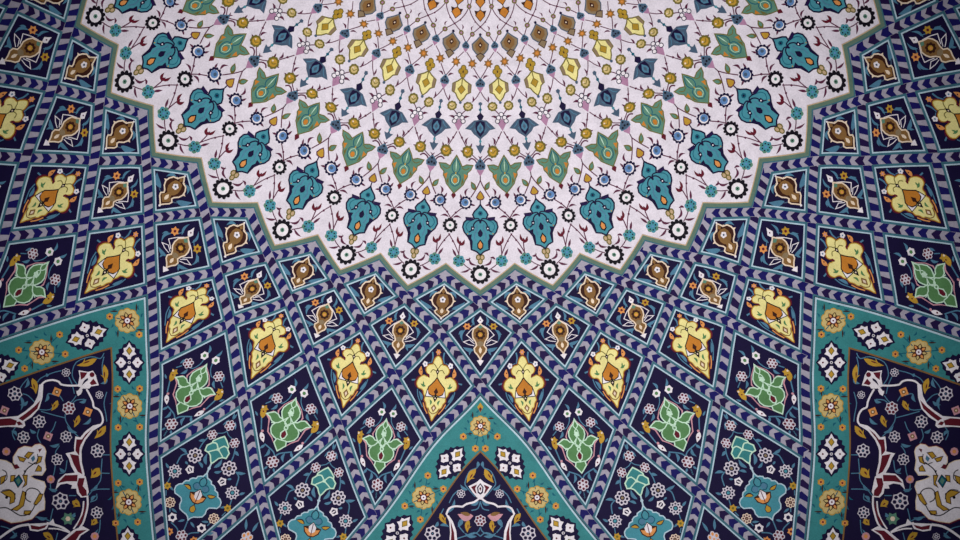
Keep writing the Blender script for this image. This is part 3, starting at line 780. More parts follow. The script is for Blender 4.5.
def parts_row5(e, mid, k):
    F0 = column(k); F = lambda u, y: F0(u*.93, 524+y*.98)
    def mk(name, fn): g = MB(F); fn(g); g.build(name, e, mid)
    def pal(g):
        half = [(0,-1),(2.4,3.6),(4.6,4.2),(7.4,5.6),(8,7.8),(11.4,8.6),(13.6,10.6),(13.8,12.4),(17.2,13.6),(18.6,16),(18.8,17.4),(22,18.8),(24.2,21.6),(24.4,25.4),(22.4,28.6),(18.4,29.6),(15,30.8),(13.4,33.6),(13.6,37.6),(12,41.4),(8,43.2),(4,44.4),(1.6,46.4),(0,49)]
        g.sym('teal_glaze', half, 2.4, line='pale_line_glaze', lw=1.2)
        g.line('deep_glaze', [(0,4),(3.5,8),(2.6,12),(0,13.6),(-2.6,12),(-3.5,8)], .9, 4, closed=True)
        g.disc('leaf_blue_glaze', (4.6,14.6), 3.4, 3.6, 8); g.disc('leaf_blue_glaze', (-4.6,14.6), 3.4, 3.6, 8)
        g.lines('teal_dark_glaze', [(0,14),(5,11),(8.4,14.6),(5.6,18.4),(2,17.6)], .9, 4.2)
        for sx in (1, -1):
            g.leaf('deep_glaze', (sx*8.4,20), (sx*17.6,17.6), 4.6, 3.6, .1); g.leaf('gold_glaze', (sx*9.2,20), (sx*16.6,18), 2.8, 4.6, .1)
        g.sym('dark_brown_glaze', [(0,16),(4.4,21),(9,22),(7.6,27.6),(3,31.4),(0,32)], 4); g.sym('apricot_glaze', [(0,20),(4,24),(7.8,23),(6.4,27),(2.6,30.4),(0,30.6)], 5)
        g.sym('pure_glaze', [(0,17),(3.8,21.4),(3,26),(0,28)], 6); g.line('plum_glaze', [(0,18),(0,30)], .8, 7)
        g.sym('gold_glaze', [(0,33),(3,36.6),(2.4,40),(0,41)], 4, line='deep_glaze', lw=.6)
        g.line('deep_glaze', [(0,30),(0,34)], 1, 4)
    mk('palmette', pal)
    def tre(g):
        g.sym('turquoise_glaze', [(0,-39.5),(4,-36.4),(8.4,-32),(8.6,-29.4),(12,-26),(11.4,-20.6),(7.4,-20),(4.4,-18),(1.6,-13),(0,-11)], 2.4, line='mint_glaze', lw=1.3)
        g.lines('mint_glaze', [(0,-26),(5,-22.6),(8.4,-20)], 1.2, 4); g.lines('mint_glaze', [(0,-26),(4,-30.6),(8.4,-30)], 1.3, 4); g.disc('mint_glaze', (0,-26), 1.8, 4.4, 6)
        g.line('pale_line_glaze', [(0,-12),(0,-1)], 1.6, 2.4); g.disc('pale_line_glaze', (0,-6), 1.7, 2.6, 6)
    mk('trefoil', tre)
    mk('blossom', lambda g: blossom6(g, (0,-51), 5.6))
    for sx in (1, -1):
        mk('blossom', lambda g: blossom6(g, (sx*12.2,-37), 5.2))
        mk('rosette', lambda g: rosette8(g, (sx*18.4,-12.6), 7.8))
        mk('blossom', lambda g: (g.star('pure_glaze', (sx*17.4,1.8), 4.8, 5, 2, .25, .3), g.disc('navy_glaze', (sx*17.4,1.8), 2.5, 3, 6), g.leaf('pure_glaze', (sx*15.6,3.6), (sx*19.2,0), 1.4, 4, 0)))
        mk('rosette', lambda g: starflower(g, (sx*31,8.6), 7.4))
        mk('star_blossom', lambda g: smallstar(g, (sx*32.4,24.6), 4.3, 'gold_glaze', 'olive_glaze'))
        mk('blossom', lambda g: rosette8(g, (sx*23.5,39), 5.6, col='cream_glaze', dot='plum_glaze'))
        mk('blossom', lambda g: (g.star('pure_glaze', (sx*15.6,52), 5, 6, 2, .25), g.disc('navy_glaze', (sx*15.6,52), 2.2, 3, 6)))
        mk('star_blossom', lambda g: smallstar(g, (sx*13,66), 4.2, 'apricot_glaze', 'maroon_glaze'))
    mk('blossom', lambda g: blossom6(g, (0,66), 6.2))
    def lv(g):
        m = 'leaf_blue_glaze'
        for sx in (1, -1):
            q = lambda pts: [(sx*u, y) for u, y in pts]
            g.line(m, q([(0,-45),(3,-42),(8,-40)]), .9, 1.2); g.leaf(m, *q([(3,-56),(7,-49)]), 2.4, 1.2, 0); g.leaf(m, *q([(0,-57),(1.5,-64)]), 2.0, 1.2, 0)
            g.line(m, q([(15,-33),(17,-26),(17.4,-20)]), 1.1, 1.2); g.leaf(m, *q([(16,-30),(22,-27)]), 3.0, 1.2, 0)
            g.leaf(m, *q([(4,-8),(8,-19)]), 3.6, 1.2, .15*sx); g.leaf(m, *q([(6,-4),(13,-8)]), 2.8, 1.2, .1)
            g.line(m, q([(26,-12),(31,-8),(32,1)]), 1.2, 1.2); g.leaf(m, *q([(27,-12),(36,-14)]), 3.0, 1.2, .1); g.leaf(m, *q([(25,-4),(21,-2)]), 2.2, 1.2, 0)
            g.line(m, q([(33,15),(33.5,21)]), 1.0, 1.2); g.leaf(m, *q([(38,8),(43,4)]), 2.6, 1.2, 0); g.line(m, q([(32,29),(30,34)]), 1.0, 1.2)
            g.leaf(m, *q([(30,24),(25,27)]), 2.2, 1.2, 0); g.line(m, q([(22,43),(20,48)]), 1.1, 1.2); g.leaf(m, *q([(20,44),(13,46)]), 2.4, 1.2, 0)
            g.leaf(m, *q([(32,40),(36,34)]), 2.6, 1.2, 0); g.line(m, q([(15,57),(8,60),(5,63)]), 1.1, 1.2); g.leaf(m, *q([(23,56),(29,52)]), 2.8, 1.2, 0)
            g.leaf(m, *q([(3,50),(9,54)]), 2.4, 1.2, 0)
        g.line(m, [(0,49),(0,60)], 1.2, 1.2)
    mk('leaf_scroll', lv)
def parts_row6(e, mid, k):
    r5 = colpt(0, 520)[1]
    def F(u, y):
        # y measured in pixels of this size outwards from the top corner
        rr = ring_r(5)+y*PX/SC*.95; return warp(k+u*PX/(rr*SC*TH), rr)
    def mk(name, fn): g = MB(F); fn(g); g.build(name, e, mid)
    mk('blossom', lambda g: blossom6(g, (0,34), 6, dot='apricot_glaze'))
    mk('blossom', lambda g: blossom6(g, (-14,52), 6)); mk('blossom', lambda g: blossom6(g, (14,52), 6))
    def pal(g):
        g.sym('gold_glaze', [(0,60),(10,72),(24,84),(20,104),(0,124)], 2.4, sm=True, line='cream_glaze', lw=1.6)
        g.sym('maroon_glaze', [(0,74),(9,88),(0,104)], 4)
    mk('palmette', pal)
    def lv(g):
        for sx in (1, -1):
            g.leaf('leaf_blue_glaze', (sx*3,28), (sx*6,20), 2.6, 1.2, 0); g.leaf('leaf_blue_glaze', (sx*6,40), (sx*12,44), 3, 1.2, .1); g.leaf('leaf_blue_glaze', (sx*22,60), (sx*28,76), 4, 1.2, .1)
    mk('leaf_scroll', lv)

ROWS = {
 1: (parts_row1, 'small lozenge panel with slim brown flower under the star edge', 'small brown flower lozenges'),
 2: (parts_row2, 'dark blue lozenge panel with brown flower between orange blossoms', 'brown flower lozenges with orange blossoms'),
 3: (parts_row3, 'dark blue lozenge panel with yellow flower round an orange heart', 'yellow flower lozenges'),
 4: (parts_row4, 'long dark lozenge panel with green leafy flower', 'green flower lozenges'),
 5: (parts_row5, 'large dark lozenge panel with lobed teal flower and white rosettes', 'teal flower lozenges'),
 6: (parts_row6, 'long dark lozenge panel at the bottom edge with small white blossoms', 'lowest lozenges'),
}
def in_tri(k, s):
    d = abs((k+2) % 4-2)      # distance to the nearest multiple of four
    return s > 3 and d < (s-3)/2-.01
for row in range(1, 7):
    fn, text, grp = ROWS[row]
    cnt = {1: 0, -1: 0}
    ks = [k/2 for k in range(0, 20) if (k % 2 == 1) == (row % 2 == 1)]
    for ak in ks:
        if in_tri(ak, row): continue
        for sg in ((1, -1) if ak > 0 else (1,)):
            k = ak*sg
            P = [edge_pts(k, row-1, k+.5, row), edge_pts(k+.5, row, k, row+1), edge_pts(k, row+1, k-.5, row), edge_pts(k-.5, row, k, row-1)]
            if ak > 0: cnt[sg] += 1
            if not inframe(closed_offset(P, W_WH), 1): continue
            mid = S(*node(k, row))
            where = 'on the centre line' if ak == 0 else '%s %s of centre' % (ORD[cnt[sg]], 'right' if sg > 0 else 'left')
            e = empty('lozenge_panel', mid, text+', '+where, 'tile panel', grp)
            ring_frame(e, mid, P)
            fn(e, mid, k)

# ------------------------------------------------------------------ triangular panels
def rosette_big(g, c, r=12.4):
    g.scal('sand_glaze', c, r, 10, 2, .12, line='gold_glaze', lw=.8)
    for i in range(8):
        t = 2*math.pi*i/8+.2
        a = (c[0]+r*.2*math.cos(t), c[1]+r*.2*math.sin(t)); b = (c[0]+r*.7*math.cos(t), c[1]+r*.7*math.sin(t))
        g.leaf('dark_brown_glaze', a, b, r*.36, 3+.02*i, 0)
        a = (c[0]+r*.28*math.cos(t), c[1]+r*.28*math.sin(t)); b = (c[0]+r*.62*math.cos(t), c[1]+r*.62*math.sin(t))
        g.leaf('apricot_glaze' if i % 2 else 'sand_glaze', a, b, r*.2, 4+.02*i, 0)
    g.disc('maroon_glaze', c, r*.3, 5, 10); g.disc('pure_glaze', c, r*.22, 6, 9); g.disc('maroon_glaze', c, r*.08, 7, 5)
def dot_flower(g, c, r=3.7):
    g.scal('gold_glaze', c, r, 6, 2, .2); g.disc('apricot_glaze', c, r*.66, 3, 7); g.disc('maroon_glaze', c, r*.32, 4, 5)
def cartouche(g, c, d, sc=1.0):
    n = (-d[1], d[0])
    X = lambda p, q: (c[0]+(p*d[0]+q*n[0])*sc, c[1]+(p*d[1]+q*n[1])*sc)
    quad = lambda L: [X(p, q) for p, q in L]+[X(-p, q) for p, q in reversed(L) if p > 0][0:]+[]
    def full(L):   # L: first quadrant from (P,0) to (0,Q)
        a = [(p, q) for p, q in L]; b = [(-p, q) for p, q in reversed(L) if p > 1e-6]
        top = a+b; bot = [(p, -q) for p, q in reversed(top) if q > 1e-6]
        return [X(*t) for t in top+bot]
    g.poly('navy_glaze', full([(23,0),(19.5,3),(18.5,6),(14.5,7.5),(13.5,11),(9.5,10.5),(8,13.6),(4,13),(0,16)]), 2)
    for sg in (1, -1):
        g.poly('pure_glaze', [X(sg*p, q) for p, q in [(20.5,0),(15.5,2.8),(14.6,5.8),(11,5.2),(8.6,7.2),(7,3.4),(3.6,1.6),(3.6,-1.6),(7,-3.4),(8.6,-7.2),(11,-5.2),(14.6,-5.8),(15.5,-2.8)]], 3)
        g.poly('olive_glaze', [X(sg*p, q) for p, q in [(16.4,0),(12,3.4),(7.4,0),(12,-3.4)]], 4); g.poly('gold_glaze', [X(sg*p, q) for p, q in [(15.2,0),(12,2.3),(8.8,0),(12,-2.3)]], 5)
        g.poly('pure_glaze', [X(p, sg*q) for p, q in [(0,14),(2.4,11),(5.4,9.4),(4.6,6.4),(2.4,5),(0,3),(-2.4,5),(-4.6,6.4),(-5.4,9.4),(-2.4,11)]], 3.1)
        g.disc('maroon_glaze', X(0, sg*8.6), 1.1*sc, 4, 5)
        for s2 in (1, -1): g.disc('navy_glaze', X(sg*4.4, s2*3.9), 2.4*sc, 3.6, 7)
    g.disc('pure_glaze', c, 1.6*sc, 3.2, 6); g.disc('navy_glaze', c, .9*sc, 4.2, 5)
def elong(g, m, a, b, w, dot='maroon_glaze'):
    g.leaf(m, a, b, w, 3, .06)
    dx, dy = b[0]-a[0], b[1]-a[1]; L = math.hypot(dx, dy)
    for t, sgn in ((.35, 1), (.6, -1), (.5, 1)):
        x, y = a[0]+dx*t, a[1]+dy*t
        g.poly(m, [(x, y), (x-dy/L*sgn*w*.72-dx/L*w*.3, y+dx/L*sgn*w*.72-dy/L*w*.3), (x+dx/L*w*.5, y+dy/L*w*.5)], 3.1)
    g.leaf(dot, (a[0]+dx*.35, a[1]+dy*.35), (a[0]+dx*.7, a[1]+dy*.7), w*.22, 4, 0)
def lattice_flower(g, c, r, inner='deep_glaze'):
    g.star('petal_glaze', c, r, 7, 3, .18, .3)
    for i in range(7):
        t = .3+2*math.pi*i/7; g.disc(inner, (c[0]+r*.6*math.cos(t), c[1]+r*.6*math.sin(t)), r*.225, 4, 6)
    g.disc(inner, c, r*.22, 4, 6); g.disc('leaf_blue_glaze', c, r*.09, 5, 5)
def tri_panel(k0, text, side):
    P = [edge_pts(k0, 3, k0+2, 7, 24), edge_pts(k0+2, 7, k0-2, 7, 24), edge_pts(k0-2, 7, k0, 3, 24)]
    apex = S(*node(k0, 3.6))
    e = empty('triangle_panel', apex, text, 'tile panel', 'triangular panels at the foot of the dome')
    g = MB()
    a = closed_offset(P, W_CH); b = closed_offset(P, W_ST-.004); b2 = closed_offset(P, W_ST+.002); c = closed_offset(P, W_WH+.006)
    g.sband('steel_glaze', a, b, 3.6, True); g.sband('black_glaze', b, b2, 3.7, True); g.sband('pale_line_glaze', b2, c, 3.8, True)
    g.build('frame', e, apex)
    bw = [v*PX for v in ((36, 36, 36) if side == 0 else (36.8, 36, 31.8) if side > 0 else (31.8, 36, 36.8))]
    inner = closed_offset(P, [W_WH+v for v in bw]); inner2 = closed_offset(P, [W_WH+v+1.5*PX for v in bw])
    g = MB()
    for q in range(6):
        mixp = lambda f: [(a_[0]+(b_[0]-a_[0])*f, a_[1]+(b_[1]-a_[1])*f) for a_, b_ in zip(c, inner)]
        g.sband('turquoise_glaze', mixp(q/6), mixp((q+1)/6), 1.0, True)
    bo = g.build('border', e, apex); bo['lv'] = 1
    g = MB(); g.sband('brown_glaze', inner, inner2, 2.2, True); g.build('border_line', e, apex)
    g = MB(); g.spoly('navy_glaze', closed_offset(P, [W_WH+v-.01 for v in bw]), .0); g.build('field', e, apex)
    del bo['lv']
    return e, apex, bo
BW = 30.5*PX
def Z(ox, oy, pts, sc=5.4): return [(ox+x/sc, oy+y/sc) for x, y in pts]
def border_bits(e, apex, F, ros, car, dots, dotlines=()):
    def mk(name, fn): g = MB(F); fn(g); g.build(name, e, apex)
    for c in ros: mk('rosette', lambda g: rosette_big(g, c[:2], c[2]))
    for c in car: mk('cartouche', lambda g: cartouche(g, c[:2], c[2], c[3]))
    for c in dots: mk('blossom', lambda g: dot_flower(g, c))
    def st(g):
        for l in dotlines: g.line('teal_dark_glaze', l, .9, 1.8, sm=False)
        for c in ros:
            for t in range(12):
                an = t*math.pi/6+.2
                m_ = 1.18+.1*(t % 3); q0 = (c[0]+c[2]*m_*math.cos(an), c[1]+c[2]*m_*math.sin(an)); q1 = (c[0]+c[2]*(m_+.28)*math.cos(an+.22), c[1]+c[2]*(m_+.28)*math.sin(an+.22))
                g.leaf('teal_dark_glaze', q0, q1, 1.7, 1.7, .2)
            for t in range(4):
                an = math.pi/4+t*math.pi/2
                g.leaf('dark_brown_glaze', (c[0]+c[2]*1.05*math.cos(an), c[1]+c[2]*1.05*math.sin(an)), (c[0]+c[2]*1.6*math.cos(an+.3), c[1]+c[2]*1.6*math.sin(an+.3)), 1.6, 1.8, 0)
    mk('border_stems', st)
# --- side panels
def side_panel(sign):
    word = 'right' if sign > 0 else 'left'
    e, apex, bo = tri_panel(4*sign, 'big triangular panel at the lower %s with turquoise border, white vines and white palmette' % word, sign)
    F = direct(sign)
    def mk(name, fn): g = MB(F); fn(g); g.build(name, e, apex)
    ros = [(833.5,320.5,12.4),(831,406,12.6),(832,502,13),(919,352,12.6)]
    dv = (0, 1); L = math.hypot(147, 48); dd = (147/L, 48/L)
    car = [(831.5,362.5,dv,.98),(831.5,454,dv,1.0),(833,548,dv,1.0),(873.5,335.5,dd,1.0),(962,369,dd,1.0)]
    dots = [(821.5,334.5),(851,316.5),(821,388.5),(843,389),(821,427),(842.5,427.5),(821,482),(842.5,483),(823,522),(845,523),(901,334.5),(895.5,354),(942,350),(936,368.5)]
    lines = []
    for (rx, ry, rr) in ros:
        for (dx_, dy_) in dots:
            if math.hypot(dx_-rx, dy_-ry) < 28: lines.append([(rx, ry), (dx_, dy_)])
    border_bits(bo, apex, F, ros, car, dots, lines)
    A = lambda pts: Z(840, 340, pts); B = lambda pts: Z(840, 440, pts)
    def vine(g0):
        W = 'pure_glaze'; M = 'maroon_glaze'
        class G:
            line = staticmethod(g0.line)
            @staticmethod
            def poly(m, pts, lv):
                if m == M:
                    cx = sum(p[0] for p in pts)/len(pts); cy = sum(p[1] for p in pts)/len(pts)
                    pts = [(cx+(x-cx)*1.13, cy+(y-cy)*1.1) for x, y in pts]
                g0.poly(m, pts, lv)
        g = G
        g.line(W, A([(225,245),(275,246),(320,240),(335,225),(365,216),(405,222),(430,243)]), 1.7, 3)
        g.poly(W, A([(418,240),(440,240),(448,300),(470,345),(510,380),(555,410),(648,418),(700,420),(700,475),(610,468),(560,470),(530,475),(515,462),(520,440),(480,415),(440,370),(422,310)]), 3)
        g.poly(M, A([(440,330),(470,362),(510,395),(545,420),(525,432),(490,405),(455,372)]), 4); g.poly(M, A([(600,424),(690,430),(690,465),(610,460),(575,458),(568,436)]), 4)
        g.poly(M, A([(530,455),(545,440),(562,443),(552,460)]), 4)
        g.line(W, A([(185,265),(165,300),(150,335),(145,362),(120,375),(103,400),(96,435),(105,455)]), 1.7, 3)
        g.poly(W, A([(100,450),(150,462),(190,492),(222,530),(232,560),(205,575),(190,540),(150,490),(105,462)]), 3); g.poly(M, A([(160,484),(190,510),(215,545),(212,560),(196,530)]), 4)
        g.poly(W, B([(195,-10),(245,-20),(252,40),(250,62),(298,72),(280,100),(268,140),(248,176),(222,196),(196,200),(196,180),(210,120),(212,60)]), 3)
        g.poly(M, B([(208,0),(238,0),(243,55),(225,80),(222,40)]), 4); g.poly(M, B([(228,88),(270,80),(252,130),(232,168),(210,180),(222,130)]), 4)
        g.poly(W, B([(190,196),(240,176),(300,182),(338,215),(352,268),(325,240),(290,234),(262,244),(268,262),(240,262),(236,288),(215,310),(185,308),(172,280),(182,230)]), 3)
        g.poly(M, B([(238,190),(298,192),(332,230),(290,222),(240,222)]), 4); g.poly(M, B([(196,210),(225,210),(232,240),(222,280),(208,300),(185,296),(188,270),(205,250)]), 4)
        g.line(W, B([(180,300),(178,350),(188,400),(205,450),(235,490)]), 1.7, 3); g.line(W, B([(200,330),(205,380),(222,430),(255,480)]), 1.4, 3); g.poly(M, B([(188,330),(205,400),(235,460),(215,450),(192,390)]), 4)
        g.poly(W, B([(168,485),(205,465),(255,485),(320,540),(330,560),(240,560),(215,515)]), 3); g.poly(M, B([(190,488),(240,492),(300,545),(250,552),(225,512)]), 4)
        g.line(W, B([(275,500),(310,475),(350,460),(400,448)]), 2.0, 3); g.line(W, B([(280,498),(340,480),(390,478)]), 1.3, 3); g.poly(W, B([(385,447),(500,452),(490,488),(450,494),(400,480)]), 3)
        g.poly(M, B([(402,458),(440,468),(482,460),(478,480),(445,484),(415,474)]), 4)
        g.line(W, B([(495,456),(550,465),(600,490),(655,530)]), 2.2, 3); g.poly(W, B([(355,455),(365,425),(392,452)]), 3)
    mk('white_vine', vine)
    def ctr(g):
        W = 'pure_glaze'
        o1 = B([(404,62),(412,40),(436,22),(462,26),(480,40),(520,34),(552,48),(580,92),(580,120),(560,150),(574,158),(590,128),(620,112),(660,105),(720,140),(760,240),(740,360),(700,420),(640,425),(590,446),(540,440),(480,425),(440,385),(412,375),(410,330),(418,290),(405,250),(414,225),(460,212),(490,198),(470,188),(425,190),(405,160),(412,110)])
        g.poly('maroon_glaze', [(x+(x-905-24)*.035, y+(y-480)*.04) for x, y in o1], 2.6); g.poly(W, o1, 3.2, line='cream_glaze', lw=.8)
        G = 'gold_glaze'; D = 'black_glaze'
        for pts in ([(425,90),(445,88),(458,130),(432,118)],[(428,150),(445,135),(462,168),(430,168)],[(472,68),(500,64),(520,88),(500,100)],[(512,100),(556,88),(545,112),(525,118)],
                    [(505,190),(530,190),(516,230),(530,256),(508,240)],[(570,190),(594,192),(596,226),(578,222)],[(420,292),(440,290),(470,345),(458,352),(432,325)],[(510,285),(530,275),(550,350),(590,375),(560,382),(525,355)],
                    [(480,382),(520,382),(524,400),(492,404)],[(570,290),(600,270),(648,280),(620,300),(596,310),(600,345),(575,335)],[(620,190),(650,200),(650,240),(632,230)]):
            g.poly(G, B(pts), 4.4, line='dark_brown_glaze', lw=.7)
        g.poly('teal_dark_glaze', B([(550,188),(578,215),(555,256),(530,222)]), 4.6, line=D, lw=.7)
        g.poly('sage_glaze', B([(551,202),(566,218),(553,240),(541,222)]), 5.4)
        g.line(D, B([(430,295),(450,268),(490,260),(515,285),(510,320),(485,335)]), .9, 5); g.line(D, B([(460,345),(490,395),(540,408),(590,380),(620,365),(660,368)]), .9, 5)
        g.line(D, B([(460,120),(500,150),(516,170),(525,190)]), 1.0, 5); g.line(D, B([(640,160),(618,175),(616,210),(640,230)]), .8, 5); g.line(D, B([(570,320),(575,290),(600,268),(640,272)]), .8, 5)
        g.poly(D, B([(508,160),(525,165),(516,180)]), 5.2); g.disc(D, B([(617,310)])[0], 1.6, 5.4, 6); g.line(D, B([(450,75),(448,110),(470,130),(500,120)]), .7, 5); g.poly('maroon_glaze', B([(425,45),(445,50),(440,68)]), 5)
        g.poly('leaf_blue_glaze', B([(468,82),(486,98),(476,118),(462,102)]), 5); g.poly('maroon_glaze', B([(545,150),(560,130),(580,135),(570,158)]), 4.5)
    mk('white_palmette', ctr)
    def sq(g):
        W = 'pure_glaze'
        g.poly(W, A([(150,165),(176,172),(228,163),(222,195),(232,250),(200,262),(170,262),(160,250),(118,244),(128,215),(134,190)]), 3.2)
        g.poly('maroon_glaze', A([(180,176),(220,172),(215,215),(195,200)]), 4.2); g.poly('maroon_glaze', A([(128,236),(148,208),(168,232),(158,244)]), 4.2); g.disc('maroon_glaze', A([(155,187)])[0], 2.6, 4.2, 8)
        g.leaf('deep_glaze', *A([(176,205),(212,255)]), 3.4, 4.4, 0); g.line(W, A([(165,215),(200,245),(235,290)]), 2.4, 5); g.poly(W, A([(205,270),(240,275),(232,302),(215,292)]), 4)
    mk('square_bud', sq)
    for c, r in (((295,175),25),((115,296),23),((280,368),38),((440,440),38),((572,290),42),((295,522),34),((525,525),36)):
        mk('blossom', lambda g: lattice_flower(g, A([c])[0], r/5.4, 'maroon_glaze' if c[0] in (280,) else 'deep_glaze'))
    for c, r in (((125,58),40),((343,105),34),((128,392),35),((325,330),50),((520,522),22)):
        mk('blossom', lambda g: lattice_flower(g, B([c])[0], r/5.4))
    mk('blossom', lambda g: (smallstar(g, B([(285,425)])[0], 7, 'sage_glaze', 'deep_glaze', 3), g.disc('cream_glaze', B([(285,425)])[0], 2.6, 4, 6)))
    for a, b, w in (((128,100),(238,138),6),((90,132),(86,238),5.5),((478,205),(458,292),6),((80,462),(142,532),6),((225,405),(252,472),5),((340,325),(375,382),5)):
        mk('leaf', lambda g: elong(g, 'gold_glaze', *A([a, b]), w))
    for a, b, w in (((115,150),(162,205),8),((262,330),(218,360),6.5),((130,425),(160,460),5.5),((420,500),(362,545),6)):
        mk('leaf', lambda g: elong(g, 'gold_glaze', *B([a, b]), w))
    for c in ((345,280),(178,388),(392,520),(628,380)):
        mk('bud', lambda g: (g.star('apricot_glaze' if c[0] < 390 else 'pink_glaze', A([c])[0], 5.4, 4, 3, .3, .4), g.disc('brown_glaze', A([c])[0], 2.4, 4, 6), g.disc('cream_glaze', A([c])[0], 1.1, 5, 5)))
    for c in ((378,212),(140,520),(618,62)):
        mk('bud', lambda g: (g.disc('pink_glaze', B([c])[0], 4.2, 3, 8), g.disc('apricot_glaze', B([c])[0], 2.2, 4, 6)))
    def lv(g):
        m = 'leaf_blue_glaze'
        for pts in ([(90,70),(110,100),(160,90),(240,120),(262,190),(235,240)],[(90,90),(100,140),(95,200)],[(240,300),(262,330),(280,340)],[(195,320),(240,325),(265,350)],
                    [(300,400),(295,440),(260,490),(230,520)],[(300,420),(360,405),(430,385)],[(320,165),(370,178),(430,205),(450,230)],[(75,280),(90,340),(80,400),(75,440)],[(310,330),(330,300),(345,290)],[(460,340),(500,300),(530,290)],
                    [(440,480),(450,520),(430,560)],[(500,205),(530,240),(545,265)],[(350,300),(390,290),(400,330)],[(560,460),(585,500),(570,540)],[(350,440),(365,480),(385,505)],[(350,330),(380,375),(440,375)],[(280,200),(262,240),(250,290)]):
            g.line(m, A(pts), .9, 2)
        for a, b in (((185,320),(225,335)),((160,420),(205,455)),((395,290),(410,335)),((500,330),(545,350)),((235,500),(290,460)),((500,210),(520,260)),((70,210),(110,235)),((400,180),(400,200)),((455,500),(490,480)),((590,490),(560,520)),((545,300),(540,380))):
            g.leaf(m, *A([a, b]), 3.2, 2, .18)
        for pts in ([(100,100),(105,160),(110,220),(150,270),(175,300)],[(60,265),(110,265),(160,270)],[(130,290),(130,320),(165,335)],[(290,110),(300,170),(330,180)],[(330,30),(350,60),(352,80)],[(352,130),(360,180),(370,200)],
                    [(380,235),(375,270),(350,280)],[(365,370),(375,410),(380,440)],[(110,430),(115,490),(130,520)],[(245,395),(275,415)],[(380,440),(420,420),(460,415)],[(340,500),(350,540)],[(560,520),(600,480),(648,465)],[(60,180),(120,178)],[(240,300),(280,300)],[(60,80),(100,80)]):
            g.line(m, B(pts), .9, 2)
        for a, b in (((125,240),(165,275)),((340,270),(390,260)),((300,170),(330,150)),((395,420),(455,415)),((250,395),(262,420)),((330,20),(385,30)),((140,560),(120,480)),((560,500),(600,530)),((160,330),(130,300))):
            g.leaf(m, *B([a, b]), 3.2, 2, .15)
    mk('leaf_scroll', lv)
side_panel(1); side_panel(-1)
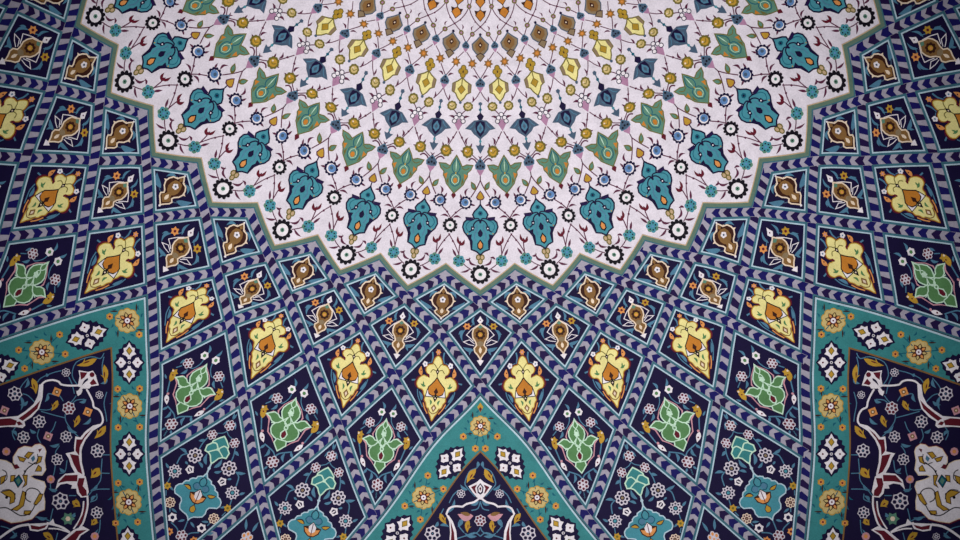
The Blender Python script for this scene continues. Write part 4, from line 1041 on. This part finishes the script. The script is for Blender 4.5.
# --- centre panel
def centre_panel():
    e, apex, bo = tri_panel(0, 'triangular panel at the bottom centre with turquoise border and maroon bud between white vines', 0)
    F = lambda u, y: direct(1)(480.3+u, y)
    def mk(name, fn): g = MB(F); fn(g); g.build(name, e, apex)
    ros = [(0,426,10.2),(56.8,497.5,11.6),(-56.8,497.5,11.6)]
    def unit(x, y): L = math.hypot(x, y); return (x/L, y/L)
    d1 = unit(21, 27); d2 = unit(-21, 27)
    car = [(29.5,463,d1,.93),(-29.5,463,d2,.93),(83,533,d1,1.0),(-83,533,d2,1.0)]
    dots = []
    for sx in (1, -1): dots += [(sx*17,436.5),(sx*5,448.5),(sx*37,489),(sx*52.5,475.5),(sx*75.5,506),(sx*60,519.5)]
    lines = []
    for (rx, ry, rr) in ros:
        for (dx_, dy_) in dots:
            if math.hypot(dx_-rx, dy_-ry) < 27: lines.append([(rx, ry), (dx_, dy_)])
    border_bits(bo, apex, F, ros, car, dots, lines)
    mk('bud', lambda g: (g.sym('turquoise_glaze', [(0,402),(1,403)], 3) if False else g.sym('gold_glaze', [(0,402.5),(3,407),(0,412.5)], 2), g.sym('maroon_glaze', [(0,407),(1.6,409),(0,412)], 3)))
    C = lambda pts: [((x-332)/5.4, 440+y/5.4) for x, y in pts]
    def vine(g):
        W = 'pure_glaze'
        g.lines(W, C([(335,312),(365,335),(405,345),(430,362)]), 1.9, 3); g.lines(W, C([(430,360),(470,358),(500,370),(516,402)]), 1.9, 3)
        g.both(W, C([(520,396),(500,410),(480,440),(462,490),(455,560),(500,560),(495,500),(500,440)]), 3); g.both('maroon_glaze', C([(492,440),(488,500),(492,555),(470,555),(474,500)]), 4)
    mk('white_vine', vine)
    def bud(g):
        g.sym('pure_glaze', C([(332,210),(352,228),(396,250),(372,285),(352,308),(332,322)]), 3.2); g.both('maroon_glaze', C([(350,240),(382,254),(360,286),(352,290),(360,262)]), 4.2)
        g.sym('deep_glaze', C([(332,232),(350,256),(346,285),(332,296)]), 4.2); g.sym('pure_glaze', C([(332,240),(343,258),(340,278),(332,286)]), 5); g.sym('maroon_glaze', C([(332,252),(338,262),(332,276)]), 5.8)
    mk('maroon_bud', bud)
    for sx in (1, -1):
        q = lambda p: (sx*p[0], p[1])
        mk('leaf', lambda g: elong(g, 'gold_glaze', q(C([(355,155)])[0]), q(C([(405,232)])[0]), 6))
        mk('leaf', lambda g: elong(g, 'gold_glaze', q(C([(550,395)])[0]), q(C([(515,455)])[0]), 5))
        mk('leaf', lambda g: elong(g, 'gold_glaze', q(C([(395,430)])[0]), q(C([(402,500)])[0]), 5))
        mk('blossom', lambda g: lattice_flower(g, q(C([(436,290)])[0]), 4.6))
        mk('blossom', lambda g: lattice_flower(g, q(C([(590,505)])[0]), 8.4))
        mk('bud', lambda g: (g.leaf('pink_glaze', q(C([(370,410)])[0]), q(C([(455,400)])[0]), 8, 3, .15*sx), g.leaf('brown_glaze', q(C([(385,405)])[0]), q(C([(440,392)])[0]), 4, 4, 0)))
    mk('blossom', lambda g: lattice_flower(g, C([(332,435)])[0], 6.2, 'maroon_glaze'))
    def lv(g):
        m = 'leaf_blue_glaze'
        for pts in ([(340,130),(350,150),(390,170),(415,230),(400,260),(360,305)],[(450,270),(480,300),(500,340)],[(332,330),(345,370),(380,380)],[(332,470),(350,500),(420,520),(480,540)],[(420,500),(450,460),(440,430)],[(530,370),(545,400)],[(332,520),(300,500),(250,520)]):
            g.lines(m, C(pts), 1.1, 2)
        for a, b in (((345,115),(352,150)),((470,320),(520,400)),((340,330),(385,350)),((430,420),(455,470)),((400,270),(440,240)),((350,520),(420,500)),((560,440),(580,470)),((550,460),(500,470))):
            for sx in (1, -1):
                A_, B_ = C([a, b]); g.leaf(m, (sx*A_[0], A_[1]), (sx*B_[0], B_[1]), 3.2, 2, .15*sx)
    mk('leaf_scroll', lv)
centre_panel()
print('objects', len(bpy.data.objects), 'verts', sum(len(m.vertices) for m in bpy.data.meshes))
